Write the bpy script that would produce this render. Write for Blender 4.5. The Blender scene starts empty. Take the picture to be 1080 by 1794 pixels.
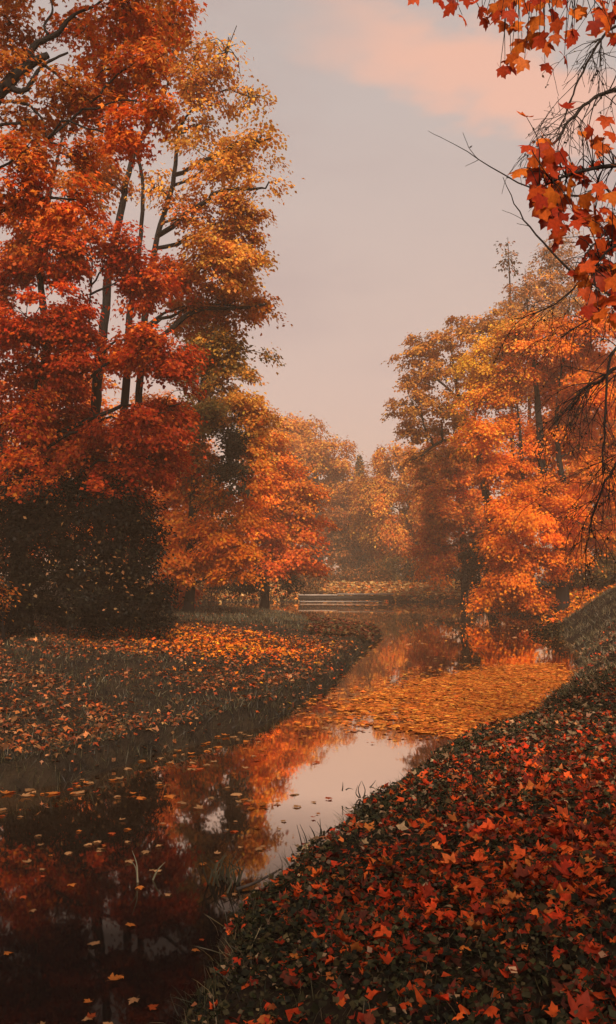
import bpy, math, random
import numpy as np
from mathutils import Vector, Matrix

# ------------------------------------------------------------------ camera, sky, sun, exposure
scene = bpy.context.scene
H = 2.1            # eye height above the water
FPX = 1500.0       # focal length in photograph pixels (1080 x 1794)
HOR = 1005.0       # row of the horizon
cam_d = bpy.data.cameras.new('camera')
cam = bpy.data.objects.new('camera', cam_d)
scene.collection.objects.link(cam)
cam.location = (0, 0, H)
cam.rotation_euler = (math.radians(90), 0, 0)
cam_d.sensor_fit = 'VERTICAL'
cam_d.sensor_height = 36.0
cam_d.lens = 36.0 * FPX / 1794.0
cam_d.shift_y = (HOR - 897.0) / 1794.0
cam_d.clip_start = 0.05
cam_d.clip_end = 3000
scene.camera = cam

SUN_DIR = Vector((0.10, -0.78, 0.60)).normalized()     # towards the sun
world = bpy.data.worlds.new('World')
scene.world = world
world.use_nodes = True


def build_world():
    nt = world.node_tree
    nt.nodes.clear()
    N = nt.nodes.new
    L = nt.links.new
    out = N('ShaderNodeOutputWorld')
    bg = N('ShaderNodeBackground')
    bg.inputs['Strength'].default_value = 0.1
    L(bg.outputs[0], out.inputs[0])
    sky = N('ShaderNodeTexSky')
    sky.sky_type = 'NISHITA'
    sky.sun_disc = False
    sky.sun_elevation = math.asin(SUN_DIR.z)
    sky.sun_rotation = math.atan2(SUN_DIR.x, SUN_DIR.y)
    sky.dust_density = 3.0
    tc = N('ShaderNodeTexCoord')
    sep = N('ShaderNodeSeparateXYZ')
    L(tc.outputs['Generated'], sep.inputs[0])
    # overcast veil, a little pinker towards the horizon
    ramp = N('ShaderNodeValToRGB')
    e = ramp.color_ramp.elements
    e[0].position = 0.0
    e[0].color = (0.58, 0.345, 0.255, 1)
    e[1].position = 1.0
    e[1].color = (0.37, 0.335, 0.315, 1)
    for p, c in ((0.12, (0.58, 0.375, 0.285, 1)), (0.30, (0.56, 0.41, 0.325, 1)), (0.48, (0.50, 0.415, 0.362, 1))):
        k = e.new(p)
        k.color = c
    L(sep.outputs['Z'], ramp.inputs[0])
    # broken cloud layer
    mp = N('ShaderNodeMapping')
    mp.inputs['Scale'].default_value = (1.3, 1.3, 3.6)
    mp.inputs['Location'].default_value = (3.1, 0.7, 1.9)
    L(tc.outputs['Generated'], mp.inputs[0])
    nz = N('ShaderNodeTexNoise')
    nz.inputs['Scale'].default_value = 1.7
    nz.inputs['Detail'].default_value = 5
    nz.inputs['Roughness'].default_value = 0.55
    L(mp.outputs[0], nz.inputs[0])
    mr = N('ShaderNodeMapRange')
    mr.interpolation_type = 'SMOOTHSTEP'
    mr.inputs['From Min'].default_value = 0.42
    mr.inputs['From Max'].default_value = 0.72
    mr.inputs['To Max'].default_value = 0.55
    L(nz.outputs[0], mr.inputs[0])
    m1 = N('ShaderNodeMix')
    m1.data_type = 'RGBA'
    L(mr.outputs[0], m1.inputs[0])
    L(ramp.outputs[0], m1.inputs[6])
    m1.inputs[7].default_value = (0.40, 0.29, 0.25, 1)
    # one long sunset-lit cloud bank
    vs = N('ShaderNodeVectorMath')
    vs.operation = 'SUBTRACT'
    vs.inputs[1].default_value = (0.19, 0.85, 0.488)
    nz2 = N('ShaderNodeTexNoise')
    nz2.inputs['Scale'].default_value = 7.0
    nz2.inputs['Detail'].default_value = 7
    L(mp.outputs[0], nz2.inputs[0])
    vadd = N('ShaderNodeVectorMath')
    vadd.operation = 'MULTIPLY_ADD'
    vadd.inputs[1].default_value = (0.12, 0.10, 0.12)
    vadd.inputs[2].default_value = (-0.06, -0.05, -0.06)
    L(nz2.outputs['Color'], vadd.inputs[0])
    va2 = N('ShaderNodeVectorMath')
    L(tc.outputs['Generated'], va2.inputs[0])
    L(vadd.outputs[0], va2.inputs[1])
    L(va2.outputs[0], vs.inputs[0])

    def dot(v):
        d = N('ShaderNodeVectorMath')
        d.operation = 'DOT_PRODUCT'
        d.inputs[1].default_value = v
        L(vs.outputs[0], d.inputs[0])
        p = N('ShaderNodeMath')
        p.operation = 'POWER'
        p.inputs[1].default_value = 2
        ab = N('ShaderNodeMath')
        ab.operation = 'ABSOLUTE'
        L(d.outputs['Value'], ab.inputs[0])
        L(ab.outputs[0], p.inputs[0])
        return p
    a = Vector((0.95, 0.0, -0.30)).normalized() / 0.20
    b = Vector((0.26, -0.42, 0.86)).normalized() / 0.042
    ad = N('ShaderNodeMath')
    L(dot(a).outputs[0], ad.inputs[0])
    L(dot(b).outputs[0], ad.inputs[1])
    mr2 = N('ShaderNodeMapRange')
    mr2.interpolation_type = 'SMOOTHSTEP'
    mr2.inputs['From Min'].default_value = 1.35
    mr2.inputs['From Max'].default_value = 0.0
    mr2.inputs['To Max'].default_value = 0.95
    L(ad.outputs[0], mr2.inputs[0])
    m2 = N('ShaderNodeMix')
    m2.data_type = 'RGBA'
    L(mr2.outputs[0], m2.inputs[0])
    L(m1.outputs[2], m2.inputs[6])
    m2.inputs[7].default_value = (0.80, 0.44, 0.30, 1)
    sc = N('ShaderNodeVectorMath')
    sc.operation = 'SCALE'
    sc.inputs['Scale'].default_value = 2.72
    L(m2.outputs[2], sc.inputs[0])
    # the thin part of the veil lets a little clear sky through
    mx = N('ShaderNodeMix')
    mx.data_type = 'RGBA'
    mx.inputs[0].default_value = 0.94
    L(sky.outputs[0], mx.inputs[6])
    L(sc.outputs[0], mx.inputs[7])
    L(mx.outputs[2], bg.inputs[0])


build_world()

sun_d = bpy.data.lights.new('sun', 'SUN')
sun_d.energy = 1.5
sun_d.angle = math.radians(14)
sun_d.color = (1.0, 0.83, 0.66)
sun = bpy.data.objects.new('sun', sun_d)
scene.collection.objects.link(sun)
sun.location = (5, -30, 25)
sun.rotation_euler = SUN_DIR.to_track_quat('Z', 'Y').to_euler()

scene.view_settings.view_transform = 'Standard'
scene.view_settings.look = 'None'
scene.view_settings.gamma = 1.0
scene.view_settings.use_curve_mapping = False
scene.view_settings.exposure = 2.05
scene.render.engine = 'CYCLES'
cy = scene.cycles
cy.use_denoising = True
cy.denoiser = 'OPENIMAGEDENOISE'
cy.max_bounces = 6
cy.diffuse_bounces = 3
cy.glossy_bounces = 2
cy.transmission_bounces = 3
cy.transparent_max_bounces = 4
cy.volume_bounces = 1
cy.sample_clamp_indirect = 4.0
cy.caustics_reflective = False
cy.caustics_refractive = False

# ------------------------------------------------------------------ helpers
rng = np.random.default_rng(11)
random.seed(11)
COL = scene.collection


def P(u, v, d):
    """Point at distance d along the optical axis that stands at column u, row v of the photograph."""
    return np.array([(u - 540.0) / FPX * d, d, H - (v - HOR) / FPX * d])


def norm(a):
    return a / np.maximum(np.linalg.norm(a, axis=-1, keepdims=True), 1e-9)


def tag(o, label=None, cat=None, group=None, kind=None):
    if label:
        o['label'] = label
    if cat:
        o['category'] = cat
    if group:
        o['group'] = group
    if kind:
        o['kind'] = kind
    return o


def link(name, data, parent=None):
    o = bpy.data.objects.new(name, data)
    COL.objects.link(o)
    if parent is not None:
        o.parent = parent
        o.matrix_parent_inverse = Matrix.Translation(-Vector(parent.location))
    return o


def empty(name, loc):
    o = bpy.data.objects.new(name, None)
    o.empty_display_size = 0.2
    o.location = Vector(loc)
    COL.objects.link(o)
    return o


def mesh_from(name, V, F, mat, col=None, smooth=False):
    V = np.ascontiguousarray(V, dtype=np.float32)
    F = np.ascontiguousarray(F, dtype=np.int32)
    me = bpy.data.meshes.new(name)
    k = F.shape[1]
    me.vertices.add(len(V))
    me.vertices.foreach_set('co', V.ravel())
    me.loops.add(F.size)
    me.loops.foreach_set('vertex_index', F.ravel())
    me.polygons.add(len(F))
    me.polygons.foreach_set('loop_start', np.arange(0, F.size, k, dtype=np.int32))
    if smooth:
        me.polygons.foreach_set('use_smooth', np.ones(len(F), dtype=bool))
    if col is not None:
        at = me.color_attributes.new('Col', 'FLOAT_COLOR', 'POINT')
        c4 = np.ones((len(V), 4), dtype=np.float32)
        c4[:, :3] = col
        at.data.foreach_set('color', c4.ravel())
    me.update(calc_edges=True)
    if mat:
        me.materials.append(mat)
    return me


class Bag:
    """Collects vertices, triangles and colours for one mesh."""

    def __init__(self):
        self.v, self.f, self.c, self.n = [], [], [], 0

    def add(self, V, F, C=None):
        self.v.append(V)
        self.f.append(F + self.n)
        self.c.append(np.broadcast_to(np.array([0.5, 0.5, 0.5]) if C is None else C, V.shape))
        self.n += len(V)

    def mesh(self, name, mat, smooth=False):
        return mesh_from(name, np.concatenate(self.v), np.concatenate(self.f), mat, np.concatenate(self.c), smooth)

    def build(self, name, mat, parent=None, smooth=False):
        return link(name, self.mesh(name, mat, smooth), parent)


def scatter(bag, tmpl, pos, X, Y, Z, size, col):
    """Copies of a small template (x across, y along, z out of the blade) with their own axes, sizes and colours."""
    TV, TF = tmpl
    n, k = len(pos), len(TV)
    if n == 0:
        return
    size = np.broadcast_to(np.asarray(size, float).reshape(-1, 1, 1) if np.ndim(size) else size, (n, 1, 1))
    V = (TV[None, :, 0:1] * X[:, None] + TV[None, :, 1:2] * Y[:, None] + TV[None, :, 2:3] * Z[:, None]) * size + pos[:, None]
    F = (TF[None] + (np.arange(n) * k)[:, None, None]).reshape(-1, 3)
    bag.add(V.reshape(-1, 3), F, np.repeat(col, k, axis=0))


def frame(nrm, tip):
    Z = norm(nrm)
    Y = norm(tip - (tip * Z).sum(1, keepdims=True) * Z)
    return np.cross(Y, Z), Y, Z


def spline(pts, n):
    """Catmull-Rom through rows of pts (any width)."""
    pts = np.asarray(pts, float)
    if len(pts) < 3:
        t = np.linspace(0, 1, n)[:, None]
        return pts[0] * (1 - t) + pts[-1] * t
    q = np.vstack([2 * pts[0] - pts[1], pts, 2 * pts[-1] - pts[-2]])
    t = np.linspace(0, len(pts) - 1 - 1e-6, n)
    i = t.astype(int)
    s = (t - i)[:, None]
    a, b, c, d = q[i], q[i + 1], q[i + 2], q[i + 3]
    return 0.5 * (2 * b + (c - a) * s + (2 * a - 5 * b + 4 * c - d) * s ** 2 + (3 * b - a - 3 * c + d) * s ** 3)


def tube(bag, pts, rad, sides=6, rough=0.0):
    pts = np.asarray(pts, float)
    n = len(pts)
    rad = np.broadcast_to(np.asarray(rad, float), (n,))
    T = norm(np.gradient(pts, axis=0))
    ref = np.array([0.31, 0.87, 0.12]) if abs(T[:, 2]).mean() > 0.6 else np.array([0.1, 0.05, 1.0])
    U = norm(np.cross(T, ref))
    W = np.cross(T, U)
    a = np.linspace(0, 2 * math.pi, sides, endpoint=False)
    r = rad[:, None] * (1 + rough * rng.standard_normal((n, sides)))
    ring = pts[:, None] + r[..., None] * (np.cos(a)[None, :, None] * U[:, None] + np.sin(a)[None, :, None] * W[:, None])
    V = np.vstack([ring.reshape(-1, 3), pts[0], pts[-1]])
    i = np.arange(n - 1)[:, None] * sides
    j = np.arange(sides)[None]
    j2 = (j + 1) % sides
    A, B, C, D = (i + j).ravel(), (i + j2).ravel(), (i + sides + j2).ravel(), (i + sides + j).ravel()
    F = np.vstack([np.stack([A, B, C], 1), np.stack([A, C, D], 1),
                   np.stack([j2.ravel(), j.ravel(), np.full(sides, n * sides)], 1),
                   np.stack([(n - 1) * sides + j.ravel(), (n - 1) * sides + j2.ravel(), np.full(sides, n * sides + 1)], 1)])
    bag.add(V, F)


# ------------------------------------------------------------------ materials
def new_mat(name):
    m = bpy.data.materials.new(name)
    m.use_nodes = True
    m.node_tree.nodes.clear()
    return m, m.node_tree.nodes.new, m.node_tree.links.new


def leaf_material(name, source, transl=0.46, gloss=0.006, rough=0.45, blotch=0.0):
    m, N, L = new_mat(name)
    out = N('ShaderNodeOutputMaterial')
    if source == 'object':
        c = N('ShaderNodeObjectInfo')
        col = c.outputs['Color']
    else:
        c = N('ShaderNodeAttribute')
        c.attribute_name = 'Col'
        col = c.outputs['Color']
    if blotch:
        tc = N('ShaderNodeTexCoord')
        nz = N('ShaderNodeTexNoise')
        nz.inputs['Scale'].default_value = 34.0 if source == 'attr' else 5.0
        nz.inputs['Detail'].default_value = 4
        L(tc.outputs['Object'], nz.inputs[0])
        mr = N('ShaderNodeMapRange')
        mr.inputs['From Min'].default_value = 0.35
        mr.inputs['From Max'].default_value = 0.7
        mr.inputs['To Min'].default_value = 1.0 + blotch * 0.5
        mr.inputs['To Max'].default_value = 1.0 - blotch
        L(nz.outputs[0], mr.inputs[0])
        v = N('ShaderNodeVectorMath')
        v.operation = 'SCALE'
        L(col, v.inputs[0])
        L(mr.outputs[0], v.inputs['Scale'])
        col = v.outputs[0]
    d = N('ShaderNodeBsdfDiffuse')
    t = N('ShaderNodeBsdfTranslucent')
    L(col, d.inputs[0])
    L(col, t.inputs[0])
    m1 = N('ShaderNodeMixShader')
    m1.inputs[0].default_value = transl
    L(d.outputs[0], m1.inputs[1])
    L(t.outputs[0], m1.inputs[2])
    g = N('ShaderNodeBsdfGlossy')
    g.inputs['Roughness'].default_value = rough
    m2 = N('ShaderNodeMixShader')
    m2.inputs[0].default_value = gloss
    L(m1.outputs[0], m2.inputs[1])
    L(g.outputs[0], m2.inputs[2])
    L(m2.outputs[0], out.inputs[0])
    return m


M_LEAF = leaf_material('autumn_leaf', 'attr')
M_LITTER = leaf_material('leaf_litter', 'attr', 0.12, 0.008, 0.5, 0.35)
M_GRASS = leaf_material('grass_blade', 'attr', 0.25, 0.03, 0.5)
M_LEAFOBJ = leaf_material('maple_leaf', 'object', 0.25, 0.004, 0.5, 0.35)


def noise_mat(name, c1, c2, scale, rough=0.9, bump=0.3, stretch=(1, 1, 1), dist=0.05, spec=0.2):
    m, N, L = new_mat(name)
    out = N('ShaderNodeOutputMaterial')
    b = N('ShaderNodeBsdfPrincipled')
    b.inputs['Roughness'].default_value = rough
    b.inputs['Specular IOR Level'].default_value = spec
    tc = N('ShaderNodeTexCoord')
    mp = N('ShaderNodeMapping')
    mp.inputs['Scale'].default_value = stretch
    L(tc.outputs['Object'], mp.inputs[0])
    nz = N('ShaderNodeTexNoise')
    nz.inputs['Scale'].default_value = scale
    nz.inputs['Detail'].default_value = 6
    nz.inputs['Roughness'].default_value = 0.65
    L(mp.outputs[0], nz.inputs[0])
    r = N('ShaderNodeValToRGB')
    r.color_ramp.elements[0].position = 0.32
    r.color_ramp.elements[0].color = (*c1, 1)
    r.color_ramp.elements[1].position = 0.68
    r.color_ramp.elements[1].color = (*c2, 1)
    L(nz.outputs[0], r.inputs[0])
    L(r.outputs[0], b.inputs['Base Color'])
    bp = N('ShaderNodeBump')
    bp.inputs['Strength'].default_value = bump
    bp.inputs['Distance'].default_value = dist
    L(nz.outputs[0], bp.inputs['Height'])
    L(bp.outputs[0], b.inputs['Normal'])
    L(b.outputs[0], out.inputs[0])
    return m


M_BARK = noise_mat('dark_bark', (0.006, 0.005, 0.0045), (0.020, 0.016, 0.014), 9, 0.95, 0.8, (1, 1, 0.18), 0.04, 0.1)
M_TWIG = noise_mat('twig_bark', (0.007, 0.0055, 0.005), (0.018, 0.014, 0.012), 6, 0.95, 0.1, spec=0.1)
M_BARKG = noise_mat('grey_bark', (0.03, 0.024, 0.02), (0.09, 0.07, 0.058), 8, 0.95, 0.6, (1, 1, 0.3), 0.03, 0.1)
M_SOIL = noise_mat('soil', (0.008, 0.006, 0.005), (0.030, 0.020, 0.012), 3.5, 0.98, 0.5, spec=0.05)
M_PLANK = noise_mat('weathered_plank', (0.22, 0.17, 0.14), (0.42, 0.34, 0.28), 5, 0.8, 0.3, (0.4, 3, 3), 0.01)
M_POST = noise_mat('wet_timber', (0.015, 0.012, 0.010), (0.05, 0.038, 0.03), 5, 0.7, 0.4, (2, 2, 0.4), 0.01)


def water_mat():
    m, N, L = new_mat('still_water')
    out = N('ShaderNodeOutputMaterial')
    tc = N('ShaderNodeTexCoord')
    mp = N('ShaderNodeMapping')
    mp.inputs['Scale'].default_value = (1.0, 0.55, 1.0)
    L(tc.outputs['Object'], mp.inputs[0])
    nz = N('ShaderNodeTexNoise')
    nz.inputs['Scale'].default_value = 2.2
    nz.inputs['Detail'].default_value = 3
    L(mp.outputs[0], nz.inputs[0])
    bp = N('ShaderNodeBump')
    bp.inputs['Strength'].default_value = 0.045
    bp.inputs['Distance'].default_value = 0.02
    L(nz.outputs[0], bp.inputs['Height'])
    fr = N('ShaderNodeFresnel')
    fr.inputs['IOR'].default_value = 1.33
    L(bp.outputs[0], fr.inputs['Normal'])
    pw = N('ShaderNodeMapRange')
    pw.inputs['From Min'].default_value = 0.108
    pw.inputs['From Max'].default_value = 0.222
    pw.inputs['To Min'].default_value = 0.035
    pw.inputs['To Max'].default_value = 0.96
    L(fr.outputs[0], pw.inputs[0])
    g = N('ShaderNodeBsdfGlossy')
    g.inputs['Roughness'].default_value = 0.025
    g.inputs['Color'].default_value = (1.0, 0.83, 0.69, 1)
    L(bp.outputs[0], g.inputs['Normal'])
    d = N('ShaderNodeBsdfDiffuse')
    d.inputs['Color'].default_value = (0.006, 0.0045, 0.004, 1)
    mx = N('ShaderNodeMixShader')
    L(pw.outputs[0], mx.inputs[0])
    L(d.outputs[0], mx.inputs[1])
    L(g.outputs[0], mx.inputs[2])
    L(mx.outputs[0], out.inputs[0])
    return m


M_WATER = water_mat()

# ------------------------------------------------------------------ leaf and blade templates


def maple_template(curl=0.25, fold=0.15, twist=0.0, stem=True):
    half = [(0.14, -0.05), (0.43, -0.07), (0.38, 0.13), (0.52, 0.26), (0.64, 0.53), (0.44, 0.52), (0.27, 0.50), (0.31, 0.73), (0.17, 0.77)]
    pts = [(0.0, 0.02)] + half + [(0.0, 1.03)] + [(-x, y) for x, y in reversed(half)]
    V = [(0.0, 0.30, 0.0)]
    for x, y in pts:
        r2 = x * x + (y - 0.3) ** 2
        V.append((x, y, -curl * r2 + fold * abs(x) + twist * x * (y - 0.3)))
    n = len(pts)
    F = [(0, 1 + i, 1 + (i + 1) % n) for i in range(n)]
    if stem:
        k = len(V)
        V += [(0.012, 0.03, 0.0), (-0.012, 0.03, 0.0), (0.03, -0.5, 0.06), (0.05, -0.5, 0.06)]
        F += [(k, k + 1, k + 2), (k, k + 2, k + 3)]
    return np.array(V, float), np.array(F)


def simple_leaf(curl=0.2):
    V = np.array([(0, 0, 0), (-0.52, 0.38, -curl * 0.4), (-0.17, 0.50, 0.02), (0, 1.0, -curl), (0.17, 0.50, 0.02), (0.52, 0.38, -curl * 0.4)], float)
    return V, np.array([(0, 2, 1), (0, 3, 2), (0, 4, 3), (0, 5, 4)])


def oval_leaf(w=0.3, curl=0.15):
    V = np.array([(0, 0, 0), (-w, 0.45, 0.06), (0, 1.0, -curl), (w, 0.45, 0.06)], float)
    return V, np.array([(0, 2, 1), (0, 3, 2)])


def blade(w=0.03, bend=0.35):
    V = np.array([(-w, 0, 0), (w, 0, 0), (-w * .75, 0.45, bend * .18), (w * .75, 0.45, bend * .18), (-w * .45, 0.8, bend * .62), (w * .45, 0.8, bend * .62), (0, 0.97, bend)], float)
    return V, np.array([(0, 1, 3), (0, 3, 2), (2, 3, 5), (2, 5, 4), (4, 5, 6)])


MAPLES = [maple_template(0.25, 0.18, 0.0), maple_template(0.45, 0.02, 0.35), maple_template(-0.35, 0.1, -0.25), maple_template(0.1, -0.15, 0.3)]
CURLED = [maple_template(0.9, 0.5, 0.5), maple_template(-0.9, 0.3, -0.7), maple_template(0.7, -0.6, 0.9), maple_template(0.45, 0.9, 0.2), maple_template(-0.5, -0.2, 0.5)]
SIMPLE = simple_leaf()
OVAL = oval_leaf()
KITE = oval_leaf(.42, .2)
BLADE = blade()
BLADE_D = blade(0.02, 0.75)

# ------------------------------------------------------------------ terrain


def W(u, v):
    d = FPX * H / (v - HOR)
    return ((u - 540) / FPX * d, d)


right_shore = [(-1.1, -12.0), (-0.9, 1.0), W(385, 1770), W(402, 1650), W(445, 1565), W(500, 1508), W(560, 1468), W(640, 1428), W(705, 1385),
               W(752, 1338), W(830, 1302), W(900, 1272), W(960, 1240), W(1003, 1205), W(1016, 1172), W(1016, 1142), W(1006, 1124), W(965, 1108),
               W(955, 1100), W(985, 1092), W(975, 1086), W(930, 1080), W(880, 1075), W(850, 1070), W(840, 1063), W(835, 1057)]
far_shore = [(11.9, 63.0), W(760, 1054.5), (7.0, 63.2), (6.0, 63.6), (5.6, 71.0), (-0.2, 71.0), (-0.7, 63.2), (-3.0, 62.5), (-8.0, 61.0), (-10.5, 56.0)]
left_shore = [(-10.0, 50.0), (-4.5, 46.5), (-1.2, 43.5), (0.6, 34.5), (1.7, 31.8), W(666, 1110), W(650, 1126), W(630, 1146), W(601, 1176),
              W(575, 1201), W(548, 1223), W(500, 1246), W(468, 1263), W(400, 1291), W(330, 1313), W(260, 1326), W(200, 1341), W(130, 1363),
              W(60, 1379), W(0, 1391), (-5.0, 7.9), (-10.0, 7.6), (-30.0, 8.0), (-30.0, -12.0)]
SHORE = np.array(right_shore + far_shore + left_shore)
STAG = np.array([0] * len(right_shore) + [1] * len(far_shore) + [2] * len(left_shore))


def ss(x, a, b):
    t = np.clip((x - a) / (b - a), 0, 1)
    return t * t * (3 - 2 * t)


def shore_dist(x, y):
    """Signed distance to the shoreline (land positive) and the distances to the right, far and left shores."""
    x = np.asarray(x, float).ravel()
    y = np.asarray(y, float).ravel()
    # a wobble breaks the straight runs of the shoreline
    xw = x + 0.10 * np.sin(y * 1.9 + 0.6 * np.sin(y * 0.7)) + 0.05 * np.sin(y * 5.3 + x)
    yw = y + 0.08 * np.sin(x * 2.3 + 1.0) + 0.04 * np.sin(x * 6.1 + y)
    n = len(SHORE)
    best = np.full((3, len(x)), 1e9)
    inside = np.zeros(len(x), bool)
    for i in range(n):
        a, b = SHORE[i], SHORE[(i + 1) % n]
        e = b - a
        t = np.clip(((xw - a[0]) * e[0] + (yw - a[1]) * e[1]) / (e @ e), 0, 1)
        d = np.hypot(xw - a[0] - t * e[0], yw - a[1] - t * e[1])
        k = STAG[i]
        best[k] = np.minimum(best[k], d)
        if a[1] != b[1]:
            c = (a[1] > yw) != (b[1] > yw)
            inside ^= c & (xw < (b[0] - a[0]) * (yw - a[1]) / (b[1] - a[1]) + a[0])
    d = best.min(0)
    return np.where(inside, -d, d), best


def hfun(x, y):
    x = np.asarray(x, float).ravel()
    y = np.asarray(y, float).ravel()
    sd, b = shore_dist(x, y)
    w = 1.0 / (b + 0.3) ** 4
    w /= w.sum(0)
    d = np.maximum(sd, 0)
    hr = 0.07 * ss(d, 0, 0.2) + 0.52 * (1 - np.exp(-d / 1.25)) + (1.25 * ss(y, 10, 19) - 0.55 * ss(y, 30, 39)) * ss(d, 0.1, 3.0)
    hf = 0.42 * ss(d, 0, 0.8) + 0.75 * ss(d, 0.5, 7)
    hl = 0.24 * ss(d, 0, 0.26) + 0.32 * ss(d, 0.2, 4.5)
    h = hr * w[0] + hf * w[1] + hl * w[2]
    bumps = 0.03 * np.sin(x * 2.1 + 1.3 * np.sin(y * 1.1)) * np.sin(y * 1.7 + x * 0.6) + 0.015 * np.sin(x * 6.3 + y * 3.1) * np.sin(y * 5.1 - x * 2.2)
    h = h + bumps * ss(d, 0.05, 0.8)
    return np.where(sd > 0, h, -0.02 - 0.7 * ss(-sd, 0, 1.2))


def build_ground():
    ys = np.concatenate([np.arange(-12, 1.5, 0.5), np.arange(1.5, 20, 0.13), np.arange(20, 72, 0.36), 72 + (np.linspace(0, 1, 26) ** 2) * 330])
    xr = np.concatenate([np.arange(0, 9, 0.15), np.arange(9, 22, 0.4), 22 + (np.linspace(0, 1, 24) ** 2) * 300])
    xs = np.concatenate([-xr[:0:-1], xr])
    X, Y = np.meshgrid(xs, ys)
    Z = hfun(X, Y)
    V = np.stack([X.ravel(), Y.ravel(), Z], 1)
    nx, ny = len(xs), len(ys)
    i = (np.arange(ny - 1)[:, None] * nx + np.arange(nx - 1)[None]).ravel()
    F = np.stack([i, i + 1, i + nx + 1, i + nx], 1)
    me = mesh_from('ground', V, F, M_SOIL, smooth=True)
    tag(link('ground', me), 'dark leaf-strewn soil of the park banks', kind='structure')


build_ground()
wb = Bag()
wb.add(np.array([(-45, -14, 0), (16, -14, 0), (16, 74, 0), (-45, 74, 0)], float), np.array([(0, 1, 2), (0, 2, 3)]))
tag(wb.build('water', M_WATER), 'still dark stream reflecting trees and sky', kind='structure')

# ------------------------------------------------------------------ palettes (own leaf colours, linear)
C = lambda *a: np.array(a, float)
PAL = {
    'red': [C(.46, .045, .008), C(.54, .070, .010), C(.36, .028, .007), C(.58, .105, .012)],
    'redorange': [C(.66, .135, .013), C(.60, .095, .011), C(.70, .18, .016), C(.52, .065, .009)],
    'orange': [C(.74, .205, .017), C(.70, .165, .015), C(.74, .26, .022), C(.62, .125, .012)],
    'bright': [C(.82, .215, .012), C(.80, .190, .011), C(.82, .26, .015), C(.76, .160, .010)],
    'oak': [C(.46, .185, .032), C(.40, .15, .028), C(.50, .22, .04), C(.34, .11, .022)],
    'amber': [C(.53, .175, .024), C(.47, .135, .020), C(.56, .215, .03), C(.42, .09, .015)],
    'gold': [C(.70, .33, .048), C(.66, .28, .038), C(.72, .38, .06), C(.60, .22, .026)],
    'yellow': [C(.74, .36, .024), C(.70, .29, .020), C(.76, .42, .03)],
    'olive': [C(.20, .135, .035), C(.14, .100, .028), C(.28, .165, .04), C(.34, .15, .03)],
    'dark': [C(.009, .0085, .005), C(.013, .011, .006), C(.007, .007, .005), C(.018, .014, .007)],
    'brown': [C(.34, .125, .032), C(.40, .135, .028), C(.28, .10, .028), C(.46, .14, .026)],
    'pine': [C(.045, .042, .022), C(.06, .05, .025), C(.035, .035, .02)],
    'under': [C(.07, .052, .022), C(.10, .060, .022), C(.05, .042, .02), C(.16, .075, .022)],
    'buff': [C(.50, .25, .10), C(.44, .20, .075), C(.40, .16, .05)],
}


def pal_cols(pal, n, jit=0.16):
    """n leaf colours from a palette name or a (name, name, mix) triple."""
    if isinstance(pal, tuple):
        a = pal_cols(pal[0], n, jit)
        b = pal_cols(pal[1], n, jit)
        return np.where((rng.random(n) < pal[2])[:, None], b, a)
    p = np.array(PAL[pal])
    c = p[rng.integers(0, len(p), n)]
    return np.clip(c * np.exp(jit * rng.standard_normal((n, 1))) * np.exp(0.06 * rng.standard_normal((n, 3))), 0.002, 0.85)


# ------------------------------------------------------------------ trees


COVM = 2.5


def rand_dir(n):
    return norm(rng.standard_normal((n, 3)))


def leaf_cloud(bag, twigs, centre, rad, size, pal, cov, tmpl, spray, flat=0.32, droop=0.25, outer=0.35, hang=0.0, twig_r=0.012, twig_share=0.6, top=0.0):
    """A clump of foliage: sprays (layered flat fans of leaves at twig ends) spread through an ellipsoid."""
    rad = np.asarray(rad, float)
    area = math.pi * rad[0] * rad[2]
    n = int(COVM * cov * area / (0.42 * size * size)) + 8
    ns = max(4, int(area / (spray * spray * 1.1)) + 3)
    u = rand_dir(ns)
    u[:, 2] += top
    u = norm(u)
    rr = (outer + (1 - outer) * rng.random(ns) ** 0.6)[:, None]
    sc = centre + u * rad * rr * (1 + 0.20 * rng.standard_normal((ns, 1)))
    # twigs
    if twigs is not None:
        for k in range(ns):
            if rng.random() < twig_share:
                a = centre + (sc[k] - centre) * 0.05 + rng.standard_normal(3) * 0.06 * rad
                m = (a + sc[k]) / 2 + rng.standard_normal(3) * 0.10 * rad + np.array([0, 0, 0.10 * rad[2]])
                tip = sc[k] + (sc[k] - centre) * 0.12 - np.array([0, 0, 0.15 * spray])
                tube(twigs, spline([a, m, sc[k], tip], 6), np.linspace(twig_r, twig_r * 0.3, 6), 3)
    wgt = 0.4 + rng.random(ns)
    k = rng.choice(ns, n, p=wgt / wgt.sum())
    out = norm((sc - centre) / rad * np.array([1, 1, 0.4]))
    off = rng.standard_normal((n, 3)) * np.array([0.5, 0.5, 0.5 * flat]) * spray * (0.7 + 0.6 * rng.random(ns))[k][:, None]
    rad_out = (off[:, :2] * out[k][:, :2]).sum(1)
    off[:, 2] -= droop * np.maximum(rad_out, -0.2 * spray) + droop * 0.6 * (off[:, :2] ** 2).sum(1) / spray
    if hang:
        off[:, 2] -= hang * rng.random(n) ** 1.5
        off[:, :2] *= 0.6
    pos = sc[k] + off
    nr = out[k] * 0.45 + np.array([0, 0, 0.75]) + rng.standard_normal((n, 3)) * 0.34
    tip = out[k] * 0.7 + off * 0.8 / spray + np.array([0, 0, -0.55]) + rng.standard_normal((n, 3)) * 0.4
    X, Y, Z = frame(nr, tip)
    col = pal_cols(pal, n) * np.exp(0.13 * rng.standard_normal(ns))[k][:, None]
    scatter(bag, tmpl, pos, X, Y, Z, size * (0.65 + 0.6 * rng.random(n)), col)


def stem_pts(path, d):
    """[(u, v, radius[, d])] -> world rows (x, y, z, r)."""
    return np.array([[*P(p[0], p[1], p[3] if len(p) > 3 else d), p[2]] for p in path])


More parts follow.
